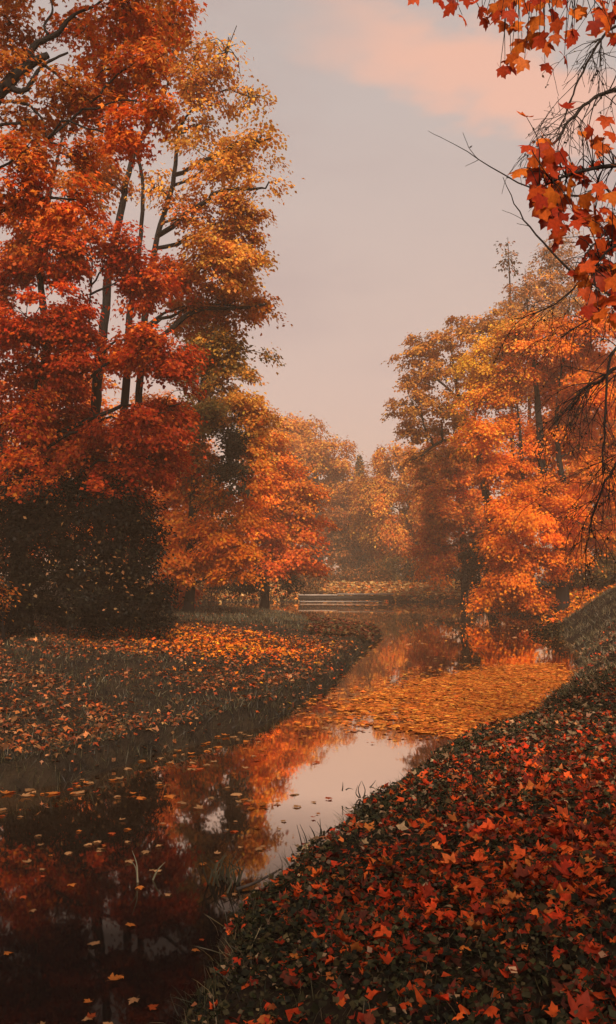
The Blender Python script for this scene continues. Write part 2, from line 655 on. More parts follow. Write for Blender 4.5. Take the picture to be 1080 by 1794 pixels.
def tree(name, label, cat, d, stems, clumps, leaf, spray, tmpl=None, bark=None, group=None, limb_r=0.06, twig_r=0.012, cov=3.0,
         flat=0.55, droop=0.25, hang=0.0, jitter=0.05, twig_share=0.6, depth=1.0, limbs=True, outer=0.15):
    bark = bark or M_BARK
    tmpl = tmpl or (SIMPLE if d < 15 else KITE)
    S = [stem_pts(s, d) for s in stems]
    base = S[0][0, :3].copy()
    gz = float(hfun([base[0]], [base[1]])[0])
    root = empty(name, (base[0], base[1], gz))
    tag(root, label, cat, group)
    allp = []
    for i, s in enumerate(S):
        if i == 0 or s[0, 2] < gz + 1.0:
            s[0, 2] = float(hfun([s[0, 0]], [s[0, 1]])[0]) - 0.15
        n = max(10, len(s) * 5)
        q = spline(s, n)
        q[1:-1, :3] += rng.standard_normal((n - 2, 3)) * jitter * q[1:-1, 3:4] * 2.0
        q[:, 3] = np.maximum(q[:, 3] * 0.78, 0.008)
        if s[0, 2] < gz + 0.2:
            q[0, 3] *= 1.5
            q[1, 3] *= 1.15
        b = Bag()
        tube(b, q[:, :3], q[:, 3], 9 if q[0, 3] > 0.08 else 6, 0.06)
        b.build('trunk' if i == 0 else 'stem', bark, root, smooth=True)
        allp.append(q)
    allq = np.concatenate(allp)
    bag, tw = Bag(), Bag()
    for c in clumps:
        u, v, ru, rv = c[:4]
        pal = c[4]
        o = c[5] if len(c) > 5 else {}
        dd = d + o.get('dy', float(rng.uniform(-0.8, 0.8)) * depth)
        ctr = P(u, v, dd)
        rx, rz = 1.14 * ru / FPX * dd, 1.14 * rv / FPX * dd
        rad = (rx, max(0.75 * rx, 0.6 * rz) * o.get('thick', 1.0) * depth ** 0.5, rz)
        leaf_cloud(bag, tw, ctr, rad, leaf * o.get('ls', 1), pal, cov * o.get('cov', 1.0), tmpl, spray * o.get('sp', 1.0), flat, droop,
                   hang=o.get('hang', hang), twig_r=twig_r, twig_share=twig_share, outer=outer)
        if limbs and not o.get('nolimb'):
            dv = allq[:, :3] - ctr
            hd = np.hypot(dv[:, 0], dv[:, 1])
            cost = np.linalg.norm(dv, axis=1) + 3.0 * np.maximum(dv[:, 2] + 0.25 * hd, 0)
            j = int(np.argmin(cost))
            a = allq[j, :3]
            ln = np.linalg.norm(ctr - a)
            if ln > 0.3:
                r0 = min(limb_r * (0.6 + 0.25 * ln / max(rx, 0.5)), 0.75 * allq[j, 3] + 0.012)
                m1 = a + (ctr - a) * 0.35 + np.array([0, 0, 0.10 * ln]) + rng.standard_normal(3) * 0.05 * ln
                m2 = a + (ctr - a) * 0.7 + np.array([0, 0, 0.10 * ln]) + rng.standard_normal(3) * 0.05 * ln
                e = ctr + (ctr - a) / ln * 0.6 * rx
                lb = Bag()
                q = spline([a, m1, m2, ctr, e], 14)
                q[1:-1] += rng.standard_normal((12, 3)) * 0.012 * ln
                tube(lb, q, np.linspace(r0, r0 * 0.22, 14), 6, 0.05)
                lb.build('limb', bark, root, smooth=True)
    bag.build('crown', M_LEAF, root)
    if tw.n:
        tag(tw.build('twigs', M_TWIG, root), kind='stuff')
    return root


def shrub(name, label, cat, d, clumps, leaf, pal, spray, tmpl=OVAL, cov=3.0, group=None, stems=7, flat=0.7, mat=None, extra=None):
    u0, v0, ru0, rv0 = clumps[0][:4]
    base = P(u0, v0 + rv0, d)
    gz = float(hfun([base[0]], [base[1]])[0])
    root = empty(name, (base[0], base[1], gz))
    tag(root, label, cat, group)
    bag, tw = Bag(), Bag()
    for c in clumps:
        ctr = P(c[0], c[1], d + (c[4] if len(c) > 4 else 0))
        rx, rz = c[2] / FPX * d, c[3] / FPX * d
        leaf_cloud(bag, tw, ctr, (rx, 0.8 * rx, rz), leaf, pal, cov, tmpl, spray, flat, 0.15, twig_r=0.008)
        for k in range(max(1, stems // len(clumps))):
            a = np.array([ctr[0] + rng.normal() * 0.25 * rx, ctr[1] + rng.normal() * 0.2 * rx, 0])
            a[2] = float(hfun([a[0]], [a[1]])[0]) - 0.05
            e = ctr + rng.standard_normal(3) * np.array([0.5 * rx, 0.4 * rx, 0.4 * rz])
            m = (a + e) / 2 + rng.standard_normal(3) * 0.08 * rx
            sb = Bag()
            tube(sb, spline([a, m, e], 8), np.linspace(0.02, 0.006, 8), 5)
            sb.build('stem', M_BARK, root, smooth=True)
    if extra:
        extra(bag, root)
    bag.build('foliage', mat or M_LEAF, root)
    if tw.n:
        tag(tw.build('twigs', M_TWIG, root), kind='stuff')
    return root


# ---- left bank
# tall golden maple with three dark stems
tree('maple_tree', 'tall golden maple with three dark stems rising behind the red maple', 'tree', 22.5,
     [[(182, 1110, .20), (172, 860, .19), (168, 700, .18), (184, 560, .15), (190, 480, .135), (212, 370, .115), (235, 270, .08), (285, 180, .04), (308, 60, .02)],
      [(205, 1110, .16), (212, 860, .15), (221, 690, .14), (228, 560, .11), (245, 430, .075), (250, 320, .06), (236, 250, .05), (212, 120, .02)],
      [(232, 1110, .15), (240, 800, .13), (252, 570, .11), (275, 420, .095), (303, 320, .08), (318, 220, .045), (372, 150, .025), (415, 45, .012)]],
     [(395, 290, 66, 46, 'gold', dict(cov=.75)), (455, 250, 32, 36, 'gold', dict(cov=.40)), (440, 170, 40, 38, 'gold', dict(cov=.20)), (395, 90, 42, 50, 'gold', dict(cov=.12)),
      (345, 220, 46, 36, 'gold', dict(cov=.35)), (420, 385, 55, 50, ('gold', 'amber', .5)), (375, 460, 70, 45, ('gold', 'amber', .6)), (425, 470, 42, 40, 'gold'),
      (405, 535, 60, 40, ('gold', 'amber', .6)), (455, 535, 22, 22, 'amber', dict(cov=.7)), (345, 540, 55, 45, 'amber', dict(cov=.8)), (455, 330, 30, 28, 'gold', dict(cov=.35)),
      (395, 610, 48, 40, ('gold', 'olive', .6)), (340, 130, 60, 60, ('amber', 'gold', .4), dict(cov=.55)), (270, 45, 80, 50, 'amber', dict(cov=.7)),
      (330, 385, 42, 36, 'amber', dict(cov=.5)), (300, 470, 40, 40, 'redorange', dict(cov=.7)), (150, 320, 70, 50, 'amber', dict(cov=.7)), (275, 330, 30, 40, 'gold', dict(cov=.25))],
     0.098, 0.32, cov=2.4, limb_r=.045, depth=1.3, twig_r=.015)

# red maple in front
tree('maple_tree', 'deep red maple with layered drooping boughs above the dark shrub', 'tree', 19.6,
     [[(48, 1110, .17), (40, 900, .16), (44, 800, .15), (62, 700, .13), (82, 600, .11), (70, 470, .09), (90, 330, .06), (110, 240, .03)],
      [(60, 720, .06), (110, 690, .05), (150, 600, .035), (160, 500, .02)],
      [(30, 1110, .12), (20, 880, .11), (-10, 700, .09), (-30, 520, .06)]],
     [(35, 470, 62, 55, ('red', 'redorange', .5)), (115, 440, 60, 48, ('redorange', 'red', .4)), (160, 400, 42, 30, 'redorange', dict(cov=.7)), (55, 560, 75, 55, 'red'),
      (125, 560, 50, 60, 'red'), (60, 650, 70, 50, 'red'), (125, 650, 42, 50, 'red'), (255, 500, 62, 36, ('red', 'redorange', .4)),
      (255, 600, 62, 38, ('redorange', 'red', .4), dict(dy=-1.0)), (300, 645, 42, 42, 'red', dict(dy=-.8)), (215, 630, 45, 25, 'redorange'),
      (110, 740, 75, 45, 'red'), (40, 740, 55, 55, ('red', 'orange', .3)), (245, 740, 78, 38, 'red', dict(dy=-.8)), (290, 715, 42, 40, ('red', 'redorange', .4)),
      (150, 800, 85, 36, ('red', 'redorange', .5)), (235, 820, 65, 40, 'red'), (45, 830, 60, 40, ('red', 'redorange', .6)), (290, 790, 35, 45, 'red'), (180, 860, 100, 26, 'red', dict(cov=.8)),
      (60, 390, 70, 45, ('redorange', 'amber', .4)), (215, 430, 45, 40, 'red', dict(cov=.7)), (-50, 560, 80, 120, 'red'), (-60, 760, 80, 90, 'red')],
     0.094, 0.32, cov=2.9, limb_r=.035)

# near amber maple reaching in from the left, trunk outside the view
tree('maple_tree', 'amber maple whose thick dark bough reaches in over the top corner', 'tree', 12.5,
     [[(-190, 1180, .24), (-175, 900, .22), (-150, 600, .20), (-110, 330, .17), (-60, 60, .11), (-20, -160, .05)],
      [(-110, 330, .13), (-50, 225, .125), (0, 165, .115), (45, 118, .10), (85, 96, .055)],
      [(45, 118, .075), (62, 80, .06), (100, 58, .05), (125, 30, .035), (170, 8, .02)],
      [(20, 155, .06), (45, 158, .05), (75, 115, .03), (120, 92, .018)],
      [(85, 60, .03), (78, 45, .025), (92, 18, .02), (84, -20, .012)],
      [(-110, 300, .06), (-40, 190, .04), (0, 178, .03), (45, 182, .025), (75, 210, .02), (82, 245, .012)],
      [(-110, 330, .05), (-40, 230, .035), (0, 219, .028), (35, 215, .022), (50, 208, .015)],
      [(170, 8, .022), (210, -20, .02), (243, 5, .018), (238, 40, .014), (243, 70, .01)],
      [(80, 115, .03), (105, 135, .02), (132, 158, .012), (160, 178, .008)]],
     [(30, 50, 55, 28, 'amber', dict(cov=.8)), (20, 120, 45, 30, 'amber', dict(cov=.7)), (150, 60, 55, 35, ('amber', 'redorange', .5), dict(cov=.7)),
      (230, 30, 55, 40, ('amber', 'redorange', .5), dict(cov=.8)), (110, 155, 55, 30, 'amber', dict(cov=.8)), (200, 120, 55, 40, ('amber', 'redorange', .6), dict(cov=.8)),
      (265, 110, 45, 45, ('redorange', 'amber', .5), dict(cov=.7)), (60, 200, 55, 26, 'amber', dict(cov=.8)), (170, 190, 60, 30, ('amber', 'redorange', .5), dict(cov=.8)),
      (40, 270, 55, 36, ('amber', 'redorange', .5)), (120, 275, 60, 30, ('amber', 'redorange', .6), dict(cov=.8)), (220, 240, 45, 40, 'redorange', dict(cov=.8)), (30, 340, 55, 36, 'redorange'),
      (115, 350, 55, 34, 'redorange', dict(cov=.8)), (285, 190, 32, 40, ('redorange', 'amber', .5), dict(cov=.6)), (300, 40, 38, 34, ('redorange', 'amber', .6), dict(cov=.5)),
      (-80, 60, 80, 60, 'amber'), (-90, 240, 80, 70, 'amber'), (60, -60, 120, 40, 'amber'), (230, -60, 100, 40, 'amber')],
     0.085, 0.25, cov=2.7, limb_r=.022, twig_r=.011, depth=.9)

# orange maple in the middle of the left bank, with olive ivy clumps
tree('maple_tree', 'orange maple with a low bright bough over the far grass', 'tree', 31.0,
     [[(330, 1062, .22), (335, 930, .20), (345, 800, .18), (355, 680, .14), (372, 590, .08), (380, 520, .03)],
      [(335, 900, .12), (375, 860, .10), (405, 800, .07), (420, 720, .03)],
      [(340, 950, .09), (375, 930, .07), (405, 950, .05), (425, 985, .02)]],
     [(360, 590, 42, 40, 'olive'), (345, 650, 38, 45, 'olive'), (400, 665, 38, 40, ('olive', 'gold', .5)), (405, 730, 50, 36, 'gold'), (445, 725, 26, 34, ('gold', 'amber', .4)),
      (360, 735, 40, 40, 'olive'), (410, 790, 26, 42, 'pine', dict(cov=1.3, dy=-1.0)), (445, 790, 28, 40, ('gold', 'orange', .5)), (360, 820, 45, 40, ('orange', 'olive', .35)), (320, 860, 40, 50, 'orange'),
      (390, 870, 40, 32, ('orange', 'olive', .35)), (330, 930, 45, 40, 'orange'), (385, 935, 45, 36, 'bright', dict(dy=-.8)), (415, 965, 34, 32, 'bright', dict(dy=-1)), (405, 1005, 28, 22, 'bright', dict(dy=-1)),
      (350, 980, 45, 30, ('orange', 'bright', .4)), (305, 990, 30, 40, 'orange'), (300, 780, 40, 60, 'orange'), (435, 900, 26, 30, 'orange'), (445, 850, 24, 26, 'orange')],
     0.125, 0.42, cov=2.9, limb_r=.05, depth=1.6)

# trees filling the depth of the left bank
tree('maple_tree', 'orange maple glimpsed low behind the red maple and dark shrub', 'tree', 36.0,
     [[(110, 1060, .24), (112, 900, .2), (120, 760, .14), (130, 640, .05)]],
     [(120, 660, 60, 50, 'orange'), (40, 720, 70, 60, 'orange'), (170, 740, 60, 50, 'orange'), (90, 800, 80, 50, 'orange'), (220, 820, 60, 50, ('orange', 'redorange', .4)), (20, 860, 70, 60, 'orange'), (150, 890, 80, 45, 'orange'),
      (250, 900, 50, 45, ('orange', 'redorange', .4)), (60, 950, 70, 50, 'redorange'), (-60, 800, 80, 120, 'orange'), (280, 960, 40, 40, 'orange'), (200, 960, 60, 40, 'redorange')],
     0.18, 0.5, cov=1.7, limb_r=.07, depth=2.0)
tree('maple_tree', 'russet maple seen through the gap beside the dark shrub', 'tree', 54.0,
     [[(285, 1050, .28), (288, 920, .22), (295, 800, .14), (300, 720, .05)]],
     [(290, 720, 50, 40, ('amber', 'orange', .5)), (250, 780, 50, 45, 'amber'), (330, 790, 50, 45, ('orange', 'amber', .5)), (290, 850, 60, 45, 'orange'), (350, 890, 45, 45, 'orange'), (240, 910, 55, 45, 'redorange'), (310, 960, 60, 40, 'redorange'), (390, 960, 40, 40, ('brown', 'redorange', .5))],
     0.22, 0.65, cov=1.8, limb_r=.08, depth=2.5)

# orange-red maple further back
tree('maple_tree', 'orange red maple at the far left bend above dark undergrowth', 'tree', 44.0,
     [[(462, 1040, .26), (472, 950, .24), (482, 880, .18), (490, 820, .08)], [(470, 960, .14), (440, 930, .10), (425, 910, .04)], [(475, 930, .14), (520, 940, .09), (550, 960, .03)]],
     [(470, 790, 36, 36, ('orange', 'gold', .4)), (490, 840, 42, 36, 'orange'), (455, 850, 34, 40, 'orange'), (530, 870, 38, 36, ('orange', 'amber', .4)), (480, 900, 48, 32, 'orange'),
      (455, 935, 36, 28, ('orange', 'redorange', .5)), (530, 925, 42, 30, ('redorange', 'orange', .4)), (490, 955, 48, 26, 'redorange'), (540, 975, 30, 24, 'redorange'), (500, 990, 34, 16, 'redorange'), (455, 975, 34, 22, ('orange', 'redorange', .5)), (475, 1000, 36, 14, 'redorange')],
     0.165, 0.55, cov=3.0, limb_r=.07, depth=2.2)

# big hazy golden tree at the back
tree('lime_tree', 'broad hazy golden tree at the far end of the water', 'tree', 98.0,
     [[(556, 1028, .60), (560, 930, .55), (557, 870, .46), (552, 820, .28), (540, 760, .1)], [(558, 890, .2), (590, 860, .14), (625, 845, .05)],
      [(557, 860, .18), (535, 830, .12), (510, 800, .05)]],
     [(500, 750, 46, 26, ('gold', 'amber', .5)), (535, 765, 40, 34, ('amber', 'gold', .5)), (475, 780, 40, 36, ('amber', 'gold', .5)), (565, 790, 38, 32, ('amber', 'gold', .5)), (515, 810, 50, 36, ('amber', 'gold', .5)), (590, 820, 34, 26, ('gold', 'amber', .5)),
      (550, 840, 46, 30, ('gold', 'amber', .4)), (610, 855, 26, 24, ('amber', 'gold', .5), dict(cov=.7)), (500, 860, 44, 34, ('gold', 'orange', .5)), (590, 900, 40, 34, 'amber'), (565, 950, 34, 36, ('amber', 'brown', .5)), (610, 940, 28, 34, ('amber', 'brown', .5))],
     0.30, 1.1, cov=2.7, limb_r=.12, depth=3.0, twig_r=.025)

# ---- centre back
def conifer(name, label, u, vtop, vbot, d, w):
    base = P(u, vbot, d)
    gz = float(hfun([base[0]], [base[1]])[0])
    root = tag(empty(name, (base[0], base[1], gz)), label, 'tree')
    top = P(u, vtop, d)
    b = Bag()
    tube(b, spline([np.array([base[0], base[1], gz - .2]), (base + top) / 2, top], 10), np.linspace(.22, .02, 10), 7)
    b.build('trunk', M_BARK, root, smooth=True)
    bag = Bag()
    hgt = top[2] - gz
    n = 5200
    t = rng.random(n) ** 0.8
    layer = np.round(t * 16) / 16 + 0.015 * rng.standard_normal(n)
    r = (1 - layer) ** 0.85 * w * rng.random(n) ** 0.6 * (0.75 + 0.35 * np.sin(layer * 57) ** 2)
    a = rng.random(n) * 6.2832
    pos = np.stack([base[0] + r * np.cos(a), base[1] + r * np.sin(a), gz + 0.6 + (hgt - 0.6) * layer - 0.28 * r + rng.standard_normal(n) * .12], 1)
    out = np.stack([np.cos(a), np.sin(a), -0.35 + 0 * a], 1)
    X, Y, Z = frame(np.stack([0 * a, 0 * a, 1 + 0 * a], 1) + .35 * rng.standard_normal((n, 3)), out + .3 * rng.standard_normal((n, 3)))
    scatter(bag, OVAL, pos, X, Y, Z, 0.42 * (.6 + .7 * rng.random(n)), pal_cols('pine', n))
    bag.build('crown', M_LEAF, root)


conifer('spruce_tree', 'dark hazy spruce standing in the gap at the far end', 630, 800, 1028, 112, 3.2)
conifer('spruce_tree', 'grey hazy conifer with a pale tip behind the golden willow', 668, 818, 1028, 120, 4.4)
conifer('spruce_tree', 'low dark conifer at the wood edge behind the footbridge', 655, 900, 1028, 106, 3.2)

tree('lime_tree', 'thin brown tree in the shade behind the footbridge', 'tree', 92.0,
     [[(603, 1032, .22), (601, 960, .20), (598, 900, .15), (592, 850, .05)]],
     [(600, 890, 34, 30, ('brown', 'amber', .4)), (585, 930, 34, 30, 'brown'), (620, 930, 30, 34, 'brown'), (600, 965, 34, 26, ('brown', 'under', .4)), (635, 900, 22, 34, ('brown', 'amber', .4))],
     0.28, 0.8, cov=3.0, limb_r=.07, depth=2.5, twig_r=.02)

# golden weeping tree with hanging strands
tree('willow_tree', 'golden weeping willow beside the footbridge with an ivy dark trunk', 'tree', 86.0,
     [[(716, 1030, .40), (718, 960, .38), (718, 890, .30), (705, 830, .15), (690, 790, .05)]],
     [(690, 800, 40, 26, ('gold', 'amber', .5)), (735, 810, 36, 30, ('amber', 'gold', .5)), (655, 850, 30, 30, ('gold', 'amber', .5)), (700, 850, 48, 34, ('gold', 'amber', .5)), (745, 860, 36, 36, ('gold', 'orange', .4)),
      (645, 895, 30, 28, ('gold', 'amber', .3)), (640, 860, 24, 26, ('amber', 'gold', .5)), (690, 940, 34, 30, ('amber', 'orange', .4)), (725, 960, 30, 28, 'amber'), (680, 905, 38, 34, ('gold', 'orange', .35)), (735, 915, 34, 34, ('orange', 'gold', .5)), (660, 945, 26, 24, ('amber', 'gold', .4), dict(cov=.7)), (760, 900, 26, 44, ('orange', 'amber', .5))],
     0.30, 1.0, tmpl=oval_leaf(.28, .2), cov=4.0, limb_r=.08, depth=3.0, hang=1.1, flat=.6, twig_r=.02)
shrub('ivy_column', 'dark ivy climbing the willow trunk', 'ivy', 85.0, [(718, 930, 12, 45), (720, 985, 14, 35)], 0.2, 'pine', .4, cov=3)

tree('beech_tree', 'shaded russet tree on the far right bank behind the bright maple', 'tree', 56.0,
     [[(815, 1035, .30), (812, 960, .28), (805, 880, .2), (798, 800, .08)]],
     [(790, 800, 44, 34, ('amber', 'orange', .5)), (760, 845, 36, 36, ('amber', 'orange', .4)), (815, 850, 46, 40, ('orange', 'redorange', .4)), (775, 900, 44, 36, ('orange', 'amber', .5)), (830, 910, 40, 40, ('redorange', 'brown', .4)),
      (770, 955, 40, 36, ('orange', 'redorange', .5)), (815, 965, 44, 34, ('redorange', 'brown', .4)), (755, 990, 26, 20, 'orange'), (840, 800, 40, 40, 'redorange')],
     0.19, 0.62, cov=3.0, limb_r=.08, depth=2.5)

# open oak
tree('oak_tree', 'open golden brown oak with crooked bare limbs on the right side', 'tree', 47.0,
     [[(868, 1045, .36), (862, 940, .33), (850, 850, .28), (828, 760, .22), (805, 700, .16), (796, 650, .09), (790, 600, .03)],
      [(835, 775, .16), (800, 768, .13), (765, 778, .10), (735, 800, .06), (715, 808, .02)],
      [(828, 755, .14), (842, 680, .10), (850, 620, .06), (845, 575, .02)],
      [(805, 700, .10), (770, 668, .07), (735, 655, .03)]],
     [(732, 622, 32, 24, ('oak', 'gold', .3), dict(cov=.8)), (772, 600, 42, 26, ('oak', 'gold', .3), dict(cov=.8)), (825, 580, 40, 24, ('oak', 'gold', .25), dict(cov=.8)), (715, 668, 28, 20, 'oak', dict(cov=.7)),
      (770, 650, 40, 26, ('oak', 'gold', .3), dict(cov=.8)), (725, 710, 36, 22, ('oak', 'gold', .3)), (770, 715, 34, 24, 'oak', dict(cov=.7)), (740, 755, 46, 24, ('oak', 'gold', .25)), (800, 745, 36, 26, 'oak', dict(cov=.8)),
      (820, 640, 34, 34, ('oak', 'gold', .5), dict(cov=.6)), (760, 800, 52, 20, ('oak', 'amber', .4)), (860, 570, 34, 26, 'oak', dict(cov=.6))],
     0.16, 0.42, cov=2.3, limb_r=.07, depth=2.0, flat=.5)

# bright orange maple sweeping down to the water
tree('maple_tree', 'brilliant orange maple sweeping down to the water on the right shore', 'tree', 40.0,
     [[(985, 1048, .40), (985, 985, .36), (970, 900, .28), (952, 830, .24), (945, 740, .20), (938, 660, .13), (930, 580, .04)],
      [(990, 1000, .28), (1010, 900, .22), (985, 830, .18), (975, 740, .12), (985, 640, .05)],
      [(975, 920, .18), (925, 880, .14), (915, 800, .10), (905, 700, .06), (880, 620, .02)],
      [(985, 990, .16), (940, 990, .12), (900, 1010, .08), (865, 1035, .03)]],
     [(850, 640, 32, 36, 'yellow'), (880, 600, 36, 28, ('yellow', 'gold', .3)), (850, 700, 36, 34, ('yellow', 'orange', .4)), (925, 590, 44, 34, ('orange', 'gold', .5)), (985, 590, 50, 40, ('bright', 'orange', .5)),
      (1045, 590, 46, 44, ('bright', 'orange', .5)), (905, 665, 36, 40, ('orange', 'yellow', .3)), (975, 670, 42, 38, ('bright', 'orange', .5), dict(cov=.85)), (1030, 690, 50, 44, ('bright', 'orange', .5), dict(cov=.85)), (845, 762, 44, 30, ('bright', 'yellow', .25)),
      (900, 740, 32, 28, 'bright'), (1000, 760, 50, 38, ('bright', 'orange', .5), dict(cov=.85)), (1060, 780, 40, 50, 'orange'), (875, 815, 50, 34, 'bright'), (935, 800, 30, 26, 'orange', dict(cov=.7)),
      (1030, 850, 50, 40, 'bright'), (890, 870, 48, 26, 'bright', dict(dy=-1)), (960, 850, 30, 24, ('bright', 'orange', .5), dict(cov=.85)), (935, 915, 62, 34, 'bright', dict(dy=-1.8)), (880, 945, 42, 34, 'bright', dict(dy=-1.6)), (990, 915, 42, 34, 'bright', dict(dy=-1.4)),
      (1045, 920, 44, 40, 'bright'), (910, 975, 48, 24, 'bright', dict(dy=-1)), (955, 985, 34, 26, 'bright', dict(dy=-1.2)), (900, 1008, 36, 18, 'bright'), (868, 1042, 30, 20, 'bright', dict(dy=-1.0)),
      (905, 1050, 40, 14, ('redorange', 'bright', .5), dict(dy=-.6)), (850, 1055, 16, 12, 'bright', dict(dy=-.6)), (890, 1022, 34, 20, 'bright', dict(dy=-1.2)), (945, 1045, 34, 12, 'redorange', dict(dy=-.8)), (1000, 970, 26, 24, 'bright', dict(cov=.7))],
     0.13, 0.60, cov=3.4, limb_r=.06, depth=2.0, flat=.55, outer=.2)

tree('maple_tree', 'dull orange maple filling the right edge behind the brilliant one', 'tree', 52.0,
     [[(1070, 1050, .3), (1068, 900, .24), (1060, 760, .16), (1055, 640, .05)]],
     [(1050, 650, 60, 45, 'orange'), (1000, 700, 50, 50, ('orange', 'amber', .4)), (1070, 740, 60, 50, 'orange'), (1010, 800, 55, 50, ('orange', 'amber', .4)), (1070, 850, 60, 50, 'redorange'), (1010, 900, 50, 45, 'redorange'), (1075, 930, 55, 40, ('olive', 'redorange', .4)), (960, 760, 40, 60, 'orange'), (930, 850, 40, 60, 'redorange')],
     0.22, 0.65, cov=2.2, limb_r=.08, depth=2.5)

# slender half-bare poplars behind the maple
for k, (u, v0, v1, lab) in enumerate(((893, 415, 560, 'slender half bare poplar with the tallest dark tip above the orange maple'),
                                      (923, 470, 560, 'short slender poplar stem just right of the tallest bare tip'),
                                      (965, 410, 560, 'slender poplar with pale buff leaves behind the hanging twigs'))):
    tree('poplar_tree', lab, 'tree', 52.0 + 2 * k, [[(u + 8, 1040, .2), (u + 5, 760, .14), (u + 2, v1, .09), (u, (v0 + v1) / 2, .06), (u - 3, v0, .015)]],
         [(u - 6, v0 + 40, 16, 32, ('under', 'brown', .4), dict(cov=.35)), (u + 6, v1 - 40, 22, 36, ('buff', 'brown', .4), dict(cov=.45 if k != 2 else .9)), (u, v1, 34, 36, ('gold', 'buff', .5), dict(cov=.9)),
          (u + 2, v1 + 90, 30, 60, 'amber')] + ([(980, 450, 40, 44, 'buff', dict(cov=.6)), (1010, 520, 40, 44, ('buff', 'gold', .4), dict(cov=.8)), (950, 500, 36, 36, ('buff', 'gold', .5), dict(cov=.8))] if k == 2 else []),
         0.19, .4, tmpl=OVAL, cov=1.6, limb_r=.03, group='poplars behind the bright maple')

# ---- undergrowth and shrubs


def pale_leaves(bag, root):
    n = 240
    c = P(205, 1010, 18.2)
    pos = np.concatenate([c + rng.standard_normal((n // 2, 3)) * np.array([.55, .35, .38]), P(140, 1000, 18.0) + rng.standard_normal((n // 2, 3)) * np.array([1.0, .5, .85])])
    pos[:, 1] -= 0.9
    X, Y, Z = frame(rng.standard_normal((n, 3)) * .5 + np.array([0, -.4, .8]), rng.standard_normal((n, 3)) + np.array([0, 0, -.6]))
    scatter(bag, OVAL, pos, X, Y, Z, .06 + .05 * rng.random(n), pal_cols(('buff', 'under', .6), n) * .6)


shrub('dark_shrub', 'large near-black evergreen shrub dotted with pale leaves on the left bank', 'shrub', 18.8,
      [(130, 1040, 120, 70), (60, 945, 85, 85), (165, 945, 90, 80), (238, 985, 48, 85), (25, 1040, 70, 75), (225, 1060, 48, 50), (100, 885, 75, 45), (-60, 1000, 80, 110), (200, 900, 45, 40), (15, 905, 40, 45), (272, 950, 22, 50), (268, 1055, 26, 40), (150, 862, 34, 26), (48, 862, 30, 30), (250, 905, 26, 34), (285, 1010, 16, 30), (120, 846, 20, 30), (208, 862, 22, 24), (12, 862, 22, 28), (278, 1080, 18, 24)], 0.085, 'dark', .34, cov=2.5, stems=16, extra=pale_leaves)
shrub('red_shrub', 'small red shrub at the edge of the big dark shrub', 'shrub', 33.0, [(315, 1035, 30, 22), (295, 1020, 20, 24)], .11, ('red', 'redorange', .5), .3, cov=2.8)
shrub('low_orange_shrub', 'little orange sprig shrub at the frame edge below the dark shrub', 'shrub', 17.2, [(5, 1050, 16, 40), (-10, 1070, 20, 30)], .09, ('amber', 'dark', .4), .22, cov=1.6, stems=4)
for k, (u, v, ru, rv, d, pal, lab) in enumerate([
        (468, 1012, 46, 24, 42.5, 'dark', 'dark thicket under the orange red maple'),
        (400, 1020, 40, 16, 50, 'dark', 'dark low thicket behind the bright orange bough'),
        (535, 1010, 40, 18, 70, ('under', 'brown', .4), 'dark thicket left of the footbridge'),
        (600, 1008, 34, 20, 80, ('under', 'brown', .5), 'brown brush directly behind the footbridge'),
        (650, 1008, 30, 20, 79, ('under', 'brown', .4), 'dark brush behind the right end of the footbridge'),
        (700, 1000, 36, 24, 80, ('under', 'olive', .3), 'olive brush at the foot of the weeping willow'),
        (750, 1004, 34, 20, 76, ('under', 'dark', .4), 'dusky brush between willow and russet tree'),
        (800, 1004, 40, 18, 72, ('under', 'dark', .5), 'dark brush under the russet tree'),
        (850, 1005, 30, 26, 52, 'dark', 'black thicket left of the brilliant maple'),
        (846, 968, 30, 46, 50, ('under', 'dark', .5), 'tall dusky thicket added between the russet tree and the brilliant maple to block reflected sky'),  # this thicket and the next are added to block sky reflected in the water
        (890, 985, 30, 40, 49, ('under', 'dark', .5), 'dusky thicket added behind the lowest boughs of the brilliant maple to block reflected sky'),
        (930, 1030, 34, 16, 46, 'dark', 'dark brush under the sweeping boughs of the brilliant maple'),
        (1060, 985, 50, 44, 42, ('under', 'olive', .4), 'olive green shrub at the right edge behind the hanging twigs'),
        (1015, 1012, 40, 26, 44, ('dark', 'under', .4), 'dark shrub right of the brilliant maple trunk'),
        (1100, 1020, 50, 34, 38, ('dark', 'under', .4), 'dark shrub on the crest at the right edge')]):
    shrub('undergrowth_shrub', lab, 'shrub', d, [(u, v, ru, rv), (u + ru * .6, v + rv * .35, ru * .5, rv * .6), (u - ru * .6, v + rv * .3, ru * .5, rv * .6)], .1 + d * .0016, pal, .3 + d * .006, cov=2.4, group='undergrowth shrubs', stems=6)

# far wood closing the view
fw = Bag()
for k in range(46):
    x = -110 + 220 * k / 45 + rng.normal() * 2
    y = 138 + rng.normal() * 6 + 0.002 * x * x
    hh = 9 + rng.random() * 4.5 + 0.0012 * x * x
    leaf_cloud(fw, None, np.array([x, y, 1 + hh * .55]), (4.0, 2.6, hh * .55), .75, ['amber', 'brown', 'gold', ('brown', 'under', .5)][k % 4], .85, KITE, 1.2, .5)
tag(fw.build('far_wood', M_LEAF), 'hazy brown wood closing off the far distance', 'wood', kind='stuff')


